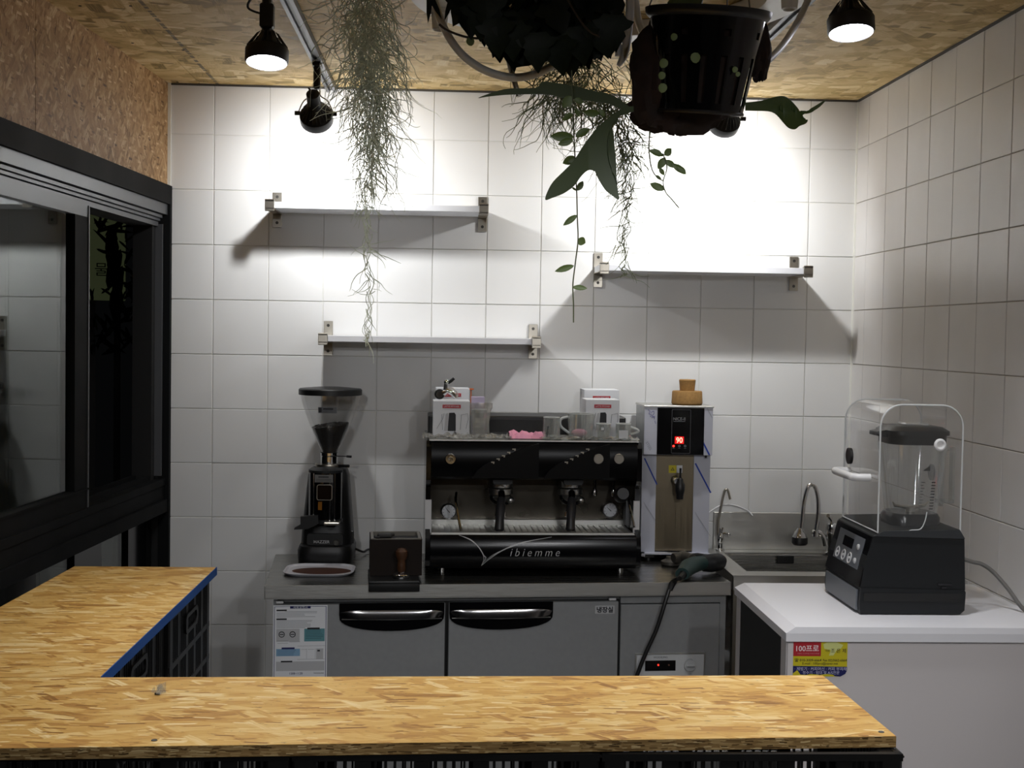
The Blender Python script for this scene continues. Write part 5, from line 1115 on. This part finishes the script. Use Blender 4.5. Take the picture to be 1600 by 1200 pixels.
MB().tube(bez([(XR - .004, BY + .12, Z(878)), P(1518, 877.5, y=BY + .11), P(1535, 882, y=BY + .10), P(1553, 895, y=BY + .08), P(1575, 920, y=BY + .06), P(1593, 945, y=BY + .04), P(1602, 954, y=BY + .04), (2.53, BY + .05, CZ + .008)]), .0055, 8).build('cord', M_cable, bl)
# ------------------------------------------------------------------ hanging plants
def px_at(px, py, y): return P(px, py, y=y)
def strand(b, r, p, n, step, wander, rad, bias=(0, 0, -1), curl=.5):
    d = Vector((r.uniform(-1, 1), r.uniform(-1, 1), r.uniform(-1, .2))).normalized(); pts = [p]; ax = Vector((r.uniform(-1, 1), r.uniform(-1, 1), r.uniform(-1, 1))).normalized()
    for _ in range(n):
        d = Matrix.Rotation(curl * r.uniform(.2, 1.0), 3, ax) @ d
        d = (d + Vector(bias) * wander + Vector((r.gauss(0, .12), r.gauss(0, .12), r.gauss(0, .12)))).normalized()
        if r.random() < .18: ax = Vector((r.uniform(-1, 1), r.uniform(-1, 1), r.uniform(-1, 1))).normalized()
        pts.append(pts[-1] + d * step)
    b.tube(pts, [rad * (1 - .65 * k / n) for k in range(n + 1)], 3, cap=False)
def moss(name, label, y, spine, cnt, seed, m, bushy=1.0, rad=.0011):
    # spine: (px, py, half width px, weight)
    r = random.Random(seed); p0 = px_at(spine[0][0], spine[0][1], y); t = thing(name, label, 'air plant', p0)
    b = MB(); mmpp = (y - CAM.y) / FPX
    ws = [s[3] for s in spine[:-1]]; tot = sum(ws)
    for i, s in enumerate(spine[:-1]):
        s2 = spine[i + 1]
        for _ in range(int(cnt * ws[i] / tot)):
            f = r.random(); hw = s[2] + (s2[2] - s[2]) * f
            c = px_at(s[0] + (s2[0] - s[0]) * f, s[1] + (s2[1] - s[1]) * f, y)
            g = r.gauss(0, .5); p = c + Vector((g * hw * mmpp, r.gauss(0, .5) * hw * mmpp * .8, 0))
            n = r.randint(9, 19) if hw > 18 else r.randint(4, 9); strand(b, r, p, n, .0085, .16 if hw > 14 else .10, rad * r.uniform(.7, 1.25), curl=.42)
    b.build('tangle', m, t, smooth=80)
    # main threads down the middle
    b = MB()
    for k in range(4):
        q = []
        for s in spine: q.append(px_at(s[0] + r.gauss(0, 2.5) , s[1] + r.uniform(-8, 8), y) + Vector((r.gauss(0, .25) * s[2] * mmpp * .5, r.gauss(0, .004), 0)))
        c = bez(q, 9); c = [p + Vector((.0055 * math.sin(i * .75 + k * 2), .004 * math.cos(i * .6 + k), 0)) for i, p in enumerate(c)]
        b.tube(c, [.0013 - .0006 * i / len(c) for i in range(len(c))], 4)
    b.build('threads', m, t, smooth=80); return t
moss('spanish_moss', 'long grey-green hanging moss tapering to a thread in front of the left shelves', -1.9,
     [(574, -30, 42, 8), (574, 40, 42, 10), (576, 110, 40, 9), (584, 170, 34, 5), (585, 235, 22, 2.6), (573, 300, 15, .9), (575, 350, 10, .7), (573, 400, 8, .45), (580, 450, 7, .3), (574, 500, 6, .25), (572, 535, 5, 0)], 760, 21, M_moss, rad=.0013)
moss('spanish_moss', 'dark tangled moss hanging behind the staghorn fronds left of the basket', -1.95,
     [(890, 60, 60, 7), (900, 110, 75, 9), (880, 165, 60, 5), (955, 150, 30, 4), (975, 200, 22, 4), (982, 250, 17, 2.6), (980, 300, 13, 1.2), (978, 340, 11, .9), (975, 380, 9, .6), (975, 415, 7, .3), (975, 432, 5, 0)], 480, 33, M_moss_d, rad=.0013)

# white conduit loops and pipes
hc = thing('conduit_loop', 'white flexible conduit drooping in a loop left of the ivy', 'conduit', P(800, 122, y=-2.05))
MB().tube(bez([P(672, -25, y=-2.0), P(683, 15, y=-2.0), P(697, 50, y=-2.02), P(722, 85, y=-2.04), P(758, 110, y=-2.05), P(800, 121, y=-2.06), P(838, 115, y=-2.07), P(872, 96, y=-2.07), P(905, 60, y=-2.05), P(925, 10, y=-2.0), P(932, -30, y=-2)]), .0085, 12).build('conduit', M_hose, hc)
hc = thing('conduit_loop', 'white flexible conduit rising to the ceiling right of the hanging basket', 'conduit', P(1200, 95, y=-1.95))
MB().tube(bez([P(1272, -25, y=-1.75), P(1258, 10, y=-1.8), P(1240, 45, y=-1.85), P(1215, 80, y=-1.9), P(1183, 106, y=-1.95), P(1140, 122, y=-1.98), P(1090, 118, y=-2.0), P(1030, 90, y=-2.0), P(1000, 40, y=-2.0), P(990, -25, y=-2.0)]), .0078, 12).build('conduit', M_hose, hc)
hp = thing('hanging_pipe', 'white pipe ending in a pinched tip between the ivy and the basket', 'pipe', P(970, 40, y=-2.12))
MB().tube(bez([P(985, -30, y=-2.12), P(984, 20, y=-2.12), P(980, 60, y=-2.12), P(974, 88, y=-2.12), P(966, 103, y=-2.12)]), [.009] * 24 + [.0085, .008, .0075, .007, .0065, .006, .0055, .005, .004], 12).build('pipe', M_hose, hp)
MB().tube([P(966, -20, y=-2.12), P(966, 40, y=-2.12), P(966, 88, y=-2.12)], .0065, 10).build('second_pipe', M_hose, hp)
sp = thing('metal_tube', 'short silvery tube hanging through the conduit loop', 'tube', P(800, 110, y=-2.03))
MB().tube([P(786, 70, y=-2.0), P(795, 95, y=-2.0), P(803, 125, y=-2.0), P(811, 150, y=-2.0)], .0058, 10).build('tube', M_nickel, sp)

# leaves
def leaf_mesh(name, outline, m, curve=.12, fold=.15, th=0):
    # outline: right half (w, l) pairs along the midrib, l from 0 to 1
    b = MB(); L = []; R = []; C = []
    for w, l in outline:
        z = -curve * l * l; C.append((0, l, z)); L.append((-w, l, z + fold * w)); R.append((w, l, z + fold * w))
    n = len(C); b.add(C + L + R, [(i, i + 1, n + i + 1, n + i) for i in range(n - 1)] + [(2 * n + i, 2 * n + i + 1, i + 1, i) for i in range(n - 1)])
    o = b.build(name, m, smooth=60); me = o.data; bpy.data.objects.remove(o); return me
ivy_out = [(.0, 0), (.30, -.10), (.42, .05), (.62, .12), (.50, .30), (.34, .38), (.40, .52), (.30, .68), (.16, .84), (0, 1.05)]
IVY = [leaf_mesh('leaf', ivy_out, M_ivy, .25, .2), leaf_mesh('leaf', ivy_out, M_ivy2, .1, .3), leaf_mesh('leaf', ivy_out, M_ivy2, .35, .1)]
oval = [(0, 0), (.16, .12), (.27, .32), (.30, .5), (.25, .7), (.13, .88), (0, 1)]
OVAL = leaf_mesh('leaf', oval, M_vine, .15, .25); LIME = leaf_mesh('leaf', [(0, 0), (.3, .1), (.45, .35), (.45, .6), (.28, .88), (0, 1)], M_lime, .1, .15)
narrow = [(0, 0), (.06, .15), (.085, .4), (.06, .75), (0, 1)]; NARROW = leaf_mesh('leaf', narrow, M_ivy2, .3, .3)
def put(me, parent, p, size, tip, nrm, wid=1.0):
    # place one leaf: base at p, tip direction, facing normal
    y = Vector(tip).normalized(); z = Vector(nrm); z = (z - y * z.dot(y)).normalized(); x = y.cross(z)
    o = bpy.data.objects.new('leaf', me); COL.objects.link(o); o.parent = parent
    Rm = Matrix((x, y, z)).transposed(); o.rotation_euler = Rm.to_euler(); o.scale = (size * wid, size, size); o.location = Vector(p) - world_loc(parent); return o
toC = Vector((0, -1, -.25))
iv = thing('ivy', 'dense dark green ivy hanging from the ceiling in the middle', 'plant', P(850, 0, y=-2.15))
r = random.Random(11)
def in_ivy(px, py):
    if py > 100 - abs(px - 862) * .18: return False
    if px < 745: return py < 38 - (745 - px) * .9
    if px < 775: return py < 48
    if px > 945: return py < 75
    return True
cnt = 0; pts_ = []
while cnt < 120:
    px, py = r.uniform(728, 962), r.uniform(-30, 92)
    if not in_ivy(px, py): continue
    y = r.uniform(-2.22, -2.08); p = P(px, py - 18, y=y); cnt += 1; pts_.append(p)
    put(IVY[cnt % 3], iv, p, r.uniform(.045, .068), (r.uniform(-.8, .8), r.uniform(-.4, .1), -1), toC + Vector((r.uniform(-.7, .7), 0, r.uniform(-.2, .9))))
for px, py in ((775, 46), (800, 50), (838, 68), (872, 74), (905, 58), (935, 48), (958, 40), (748, 18), (760, 10)):
    put(IVY[0], iv, P(px, py - 12, y=-2.24), .066, (r.uniform(-.4, .4), 0, -1), toC + Vector((r.uniform(-.4, .4), 0, .2)))
b = MB(); top = P(850, -60, y=-2.1)
for p in pts_[::3]: b.tube(bez([top + Vector((r.uniform(-.1, .1), 0, 0)), (top + p) / 2 + Vector((r.uniform(-.05, .05), .02, .02)), p], 4), .0016, 4)
b.tube(bez([P(884, -5, y=-2.28), P(905, 30, y=-2.29), P(920, 48, y=-2.29), P(937, 58, y=-2.29)]), [.0022] * 24 + [.0018], 5)
b.tube(bez([P(686, 38, y=-2.1), P(700, 48, y=-2.1), P(730, 58, y=-2.12), P(760, 58, y=-2.14), P(790, 40, y=-2.15)]), .0026, 5)
b.build('stems', mat('dark_stem', '2a2318', .7), iv)
for px, py in ((738, 44), (733, 58), (858, 2), (785, 48)): put(LIME, iv, P(px, py, y=-2.15), .018 if px < 800 else .03, (r.uniform(-.4, .4), 0, -1), toC)
for k in range(9):
    px = 655 + k * 10; put(NARROW, iv, P(px + 8, -25, y=-2.1), .075, (r.uniform(-.5, .9), 0, -1), toC)

# slotted basket with staghorn fern
BYc = -2.22; mm = (BYc - CAM.y) / FPX
bk = thing('hanging_basket', 'black slotted plastic basket with a staghorn fern and bark, hanging from the ceiling', 'hanging basket', P(1095, 100, y=BYc))
bcn = P(1100, 98, y=BYc); BR = Matrix.Rotation(math.radians(9), 4, 'X') @ Matrix.Rotation(math.radians(2), 4, 'Y'); BM = Matrix.Translation(bcn) @ BR
Rt, Rb, hh = 97 * mm, 67 * mm, 74 * mm
NS = 48
def rad(z): return Rb + (Rt * .93 - Rb) * (z + hh) / (2 * hh)
b = MB(BM); rows = [-hh, -hh * .86, hh * .10, hh * .30, hh * .48, hh * .62, hh * .9]; vs = []
for z in rows:
    for k in range(NS): a = 2 * PI * k / NS; vs.append((rad(z) * math.cos(a), rad(z) * math.sin(a), z))
fs = []
for j in range(len(rows) - 1):
    for k in range(NS):
        if j == 1 and k % 3 == 1: continue                     # long slots
        if j == 4 and k % 6 == 1: continue                     # square holes under the rim
        fs.append((j * NS + k, j * NS + (k + 1) % NS, (j + 1) * NS + (k + 1) % NS, (j + 1) * NS + k))
b.add(vs, fs); o = b.build('basket_wall', M_blackgloss, bk, smooth=50); md = o.modifiers.new('thick', 'SOLIDIFY'); md.thickness = .003; md.offset = -1
MB(BM).lathe([(Rt * .90, hh * .86), (Rt * .95, hh * .88), (Rt, hh * .96), (Rt * 1.01, hh * 1.06), (Rt * .97, hh * 1.06), (Rt * .93, hh * .96)], n=48, cap=False).build('basket_rim', M_black, bk)
b = MB(BM); b.ring(circ(0, 0, Rb * 1.0, 48), circ(0, 0, Rb * .80, 48), 'z', -hh - .004, -hh + .002).ring(circ(0, 0, Rb * .38, 32), circ(0, 0, Rb * .16, 32), 'z', -hh - .003, -hh + .002)
for k in range(8):
    a = 2 * PI * k / 8; d = Vector((math.cos(a), math.sin(a), 0)); b.tube([d * Rb * .36 + Vector((0, 0, -hh)), d * Rb * .82 + Vector((0, 0, -hh))], .005, 6)
b.torus((0, 0, -hh - .003), Rb * .985, .004, n=48, m=6).build('basket_floor', M_black, bk)
def lumpy(c, rr, seed, nu=28, nv=18, amp=.25):
    b = MB(); vs = []; rx, ry, rz = rr
    for j in range(nv + 1):
        for i in range(nu):
            a, t = PI * (j + .02) / (nv + .04), 2 * PI * i / nu; d = Vector((math.sin(a) * math.cos(t), math.sin(a) * math.sin(t), math.cos(a)))
            k = 1 + amp * noise.noise(d * 2.2 + Vector((seed, 0, 0))) + amp * .5 * noise.noise(d * 6 + Vector((0, seed, 0))) + amp * .2 * noise.noise(d * 17)
            vs.append((c[0] + d.x * rx * k, c[1] + d.y * ry * k, c[2] + d.z * rz * k))
    b.add(vs, [(j * nu + i, j * nu + (i + 1) % nu, (j + 1) * nu + (i + 1) % nu, (j + 1) * nu + i) for j in range(nv) for i in range(nu)]); return b
MB(BM).lathe([(Rb * .88, -hh + .008), (Rt * .84, hh * .85), (.01, hh * .92)], n=32).build('potting_bark', M_bark, bk)
lumpy(P(1030, 118, y=BYc + .035), (46 * mm, .06, 88 * mm), 1.5).build('bark_shield', M_bark, bk)
lumpy(P(1060, 172, y=BYc + .05), (75 * mm, .05, 40 * mm), 4.2).build('bark_shield', M_bark, bk)
lumpy(P(1186, 80, y=BYc + .04), (16 * mm, .04, 48 * mm), 6.7).build('bark_shield', M_bark, bk)
b = MB(BM)
for a in (60, 180, 300): d = Vector((math.cos(math.radians(a)), math.sin(math.radians(a)), 0)); b.tube([d * Rt * .97 + Vector((0, 0, hh)), d * .03 + Vector((0, 0, hh + .30))], .0016, 5)
b.build('hanger_wires', M_toolgrey, bk)
MB().tube([P(1062, 22, y=BYc - .03), P(1080, -8, y=BYc - .02), P(1092, -40, y=BYc)], [.034, .030, .026], 10, flat=.4).build('stem_stub', M_fern, bk)
def frond(outline, y0, bend, name='frond'):
    # lobed frond cut from its outline in the plane of growth, bent out of it, with thickness
    cx = sum(p[0] for p in outline) / len(outline); b = MB()
    bm2 = bmesh.new(); vv = [bm2.verts.new((p[0], 0, -p[1])) for p in outline]; f = bm2.faces.new(vv); bmesh.ops.triangulate(bm2, faces=[f])
    bmesh.ops.subdivide_edges(bm2, edges=list(bm2.edges), cuts=2, use_grid_fill=True); bm2.verts.index_update()
    vs = [];
    for v in bm2.verts:
        px, py = v.co.x, -v.co.z; y = y0 + bend(px, py); vs.append(P(px, py, y=y))
    b.add(vs, [[v.index for v in f.verts] for f in bm2.faces]); bm2.free(); bmesh.ops.remove_doubles(b.bm, verts=list(b.bm.verts), dist=1e-6)
    o = b.build(name, M_fern, bk, smooth=70); md = o.modifiers.new('thick', 'SOLIDIFY'); md.thickness = .0022; return o
def smooth_outline(pts): return [(v.x, v.y) for v in bez([(p[0], p[1], 0) for p in pts], 3)]
frond(smooth_outline([(990, 166), (975, 168), (955, 180), (935, 198), (915, 222), (897, 250), (880, 268), (864, 284), (855, 300), (852, 312), (862, 309), (880, 302), (897, 290), (907, 276), (918, 266), (929, 267), (936, 280), (946, 296), (957, 305), (967, 311), (965, 295), (961, 278), (953, 258), (949, 238), (950, 215), (956, 196), (968, 182), (990, 174)]), -2.32, lambda x, y: .0006 * abs(x - 920) * (.5) + .0004 * (y - 170) * -.5)
frond(smooth_outline([(990, 172), (960, 150), (925, 141), (890, 133), (858, 128), (846, 129), (838, 137), (815, 138), (790, 139), (765, 146), (747, 153), (760, 151), (790, 148), (825, 147), (850, 147), (880, 152), (915, 157), (950, 162), (975, 172)]), -2.30, lambda x, y: .0004 * (990 - x))
frond(smooth_outline([(1165, 161), (1190, 158), (1212, 152), (1226, 151), (1236, 157), (1246, 168), (1252, 175), (1264, 172), (1278, 164), (1290, 157), (1281, 167), (1268, 175), (1256, 178), (1252, 184), (1257, 187), (1262, 187), (1260, 192), (1250, 196), (1243, 201), (1233, 199), (1224, 190), (1214, 179), (1200, 174), (1165, 173)]), -2.20, lambda x, y: .0005 * (x - 1165) - .001 * abs(y - 172))
for px, py, s in ((1040, 92, .018), (1036, 112, .015), (1037, 130, .018), (1085, 82, .020), (1055, 52, .014), (1150, 104, .012), (1154, 112, .010)):
    put(LIME, bk, P(px, py, y=BYc - Rt - .012 if 1030 < px < 1130 else BYc - .09), s, (r.uniform(-.5, .5), 0, -1), toC)

# trailing vines
def vine(label, y, path, leaves, m=None):
    t = thing('trailing_vine', label, 'vine', P(*path[0], y=y))
    MB().tube(bez([P(a, b, y=y) for a, b in path]), .0014, 5).build('stem', M_stem, t)
    for px, py, tx, ty, ln in leaves:
        p = P(px, py, y=y); q = P(tx, ty, y=y); d = q - p; o = put(OVAL, t, p, d.length, d, toC + Vector((r.uniform(-.5, .5), 0, r.uniform(-.2, .5))), ln)
    return t
vine('thin trailing vine with small oval leaves hanging lowest, left of the staghorn frond', -2.28, [(893, 110), (895, 160), (897, 215), (899, 260), (901, 300), (902, 340), (903, 375), (899, 410), (895, 445), (896, 475), (896, 504)],
     [(893, 150, 880, 168, 1.2), (897, 155, 912, 160, 1.0), (899, 170, 906, 182, 1), (897, 214, 860, 213, .75), (896, 218, 872, 226, .8), (899, 214, 922, 200, .8), (896, 178, 878, 187, .9), (897, 246, 886, 252, 1.5), (899, 245, 880, 256, 1.1), (901, 298, 912, 283, .9), (901, 298, 893, 292, .6), (902, 336, 880, 352, .6), (902.5, 374, 915, 380, 1.7), (897, 415, 867, 424, .55), (894, 449, 918, 450, .6), (912, 175, 938, 178, .8), (936, 170, 945, 182, .9)])
vine('short trailing vine with small leaves hanging under the right half of the basket', -2.22, [(1015, 205), (1014, 235), (1018, 262), (1025, 275), (1036, 283)],
     [(1014, 235, 1038, 243, .7), (1038, 243, 1050, 232, 1.3), (1040, 246, 1028, 264, 1.0), (1030, 262, 1038, 274, .9), (1024, 274, 1034, 281, .8), (1058, 260, 1073, 272, .9), (1036, 297, 1016, 286, .9)])
b = None
vine('second short vine with a drooping tip below the basket', -2.22, [(1036, 240), (1042, 262), (1036, 284), (1040, 300), (1050, 312), (1061, 325)], [(1038, 297, 1018, 287, .9), (1040, 250, 1055, 262, .9), (1050, 256, 1072, 271, .7)])

# ------------------------------------------------------------------ outside, seen through the open half of the window
struct(MB().box(-5, -1.3, DEEP, 4.5, -.06, 0).box(-1.3, 3, .13, 4.5, -.06, 0).build('pavement', mat('dark_pavement', '3a3a39', .8)))
OF = Frame(-.62, 1.25, 15.0)
sg = thing('street_sign', 'dim olive sign board outside the window with a dark Korean letter', 'sign', OF.M @ Vector((0, 0, 0)))
a, b = OF.at(132, 318), OF.at(196, 470)
MB(OF.M).box(a[0], b[0], .0, .03, b[1], a[1], .003).build('face', M_sign, sg)
MB(OF.M).box(a[0] + .02, a[0] + .05, .03, .06, 0, a[1]).box(b[0] - .05, b[0] - .02, .03, .06, 0, a[1]).build('posts', M_black, sg)
q = OF.at(158, 421); text('letter', '물', M_ink, sg, face_front(OF.M, q[0], -.001, q[1]), width=.055)
ob = thing('outdoor_plant', 'dark leafy plant outside the window in front of the sign', 'plant', OF.M @ Vector((.12, -.25, 0)))
b = MB(OF.M); ro = random.Random(8)
for k in range(7): b.tube(bez([(.20 + ro.uniform(-.03, .04), -.25, 0), (.21 + ro.uniform(-.03, .05), -.25, 1.0), (.20 + ro.uniform(-.03, .08), -.25, 1.7 + ro.uniform(0, .5))]), .006, 5)
b.build('stems', mat('dark_stem', '2a2318', .7), ob)
LV = leaf_mesh('leaf', narrow, M_ivy, .35, .3); LV2 = leaf_mesh('leaf', narrow, M_fern, .35, .3)
k = 0
while k < 80:
    px, py = ro.uniform(140, 205), ro.uniform(330, 560)
    if 146 < px < 172 and 392 < py < 442: continue
    if px < 172 and py > 442 and ro.random() < .4: continue
    v = ro.uniform(-.32, -.15); u_, z_ = OF.at(px, py, v); p = OF.M @ Vector((u_, v, z_)); k += 1
    put(LV if k % 3 else LV2, ob, p, ro.uniform(.06, .12), (ro.uniform(-.3, 1), ro.uniform(-.3, .3), ro.uniform(-.6, .8)), (ro.uniform(-.5, .5), -1, ro.uniform(-.2, .8)))
for k in range(9):
    u_, z_ = OF.at(183 + ro.uniform(-3, 9), 350 + 13 * k, -.2); put(LV, ob, OF.M @ Vector((u_, -.2, z_)), .16, (-.35, 0, -1), (0, -1, .2), 1.8)
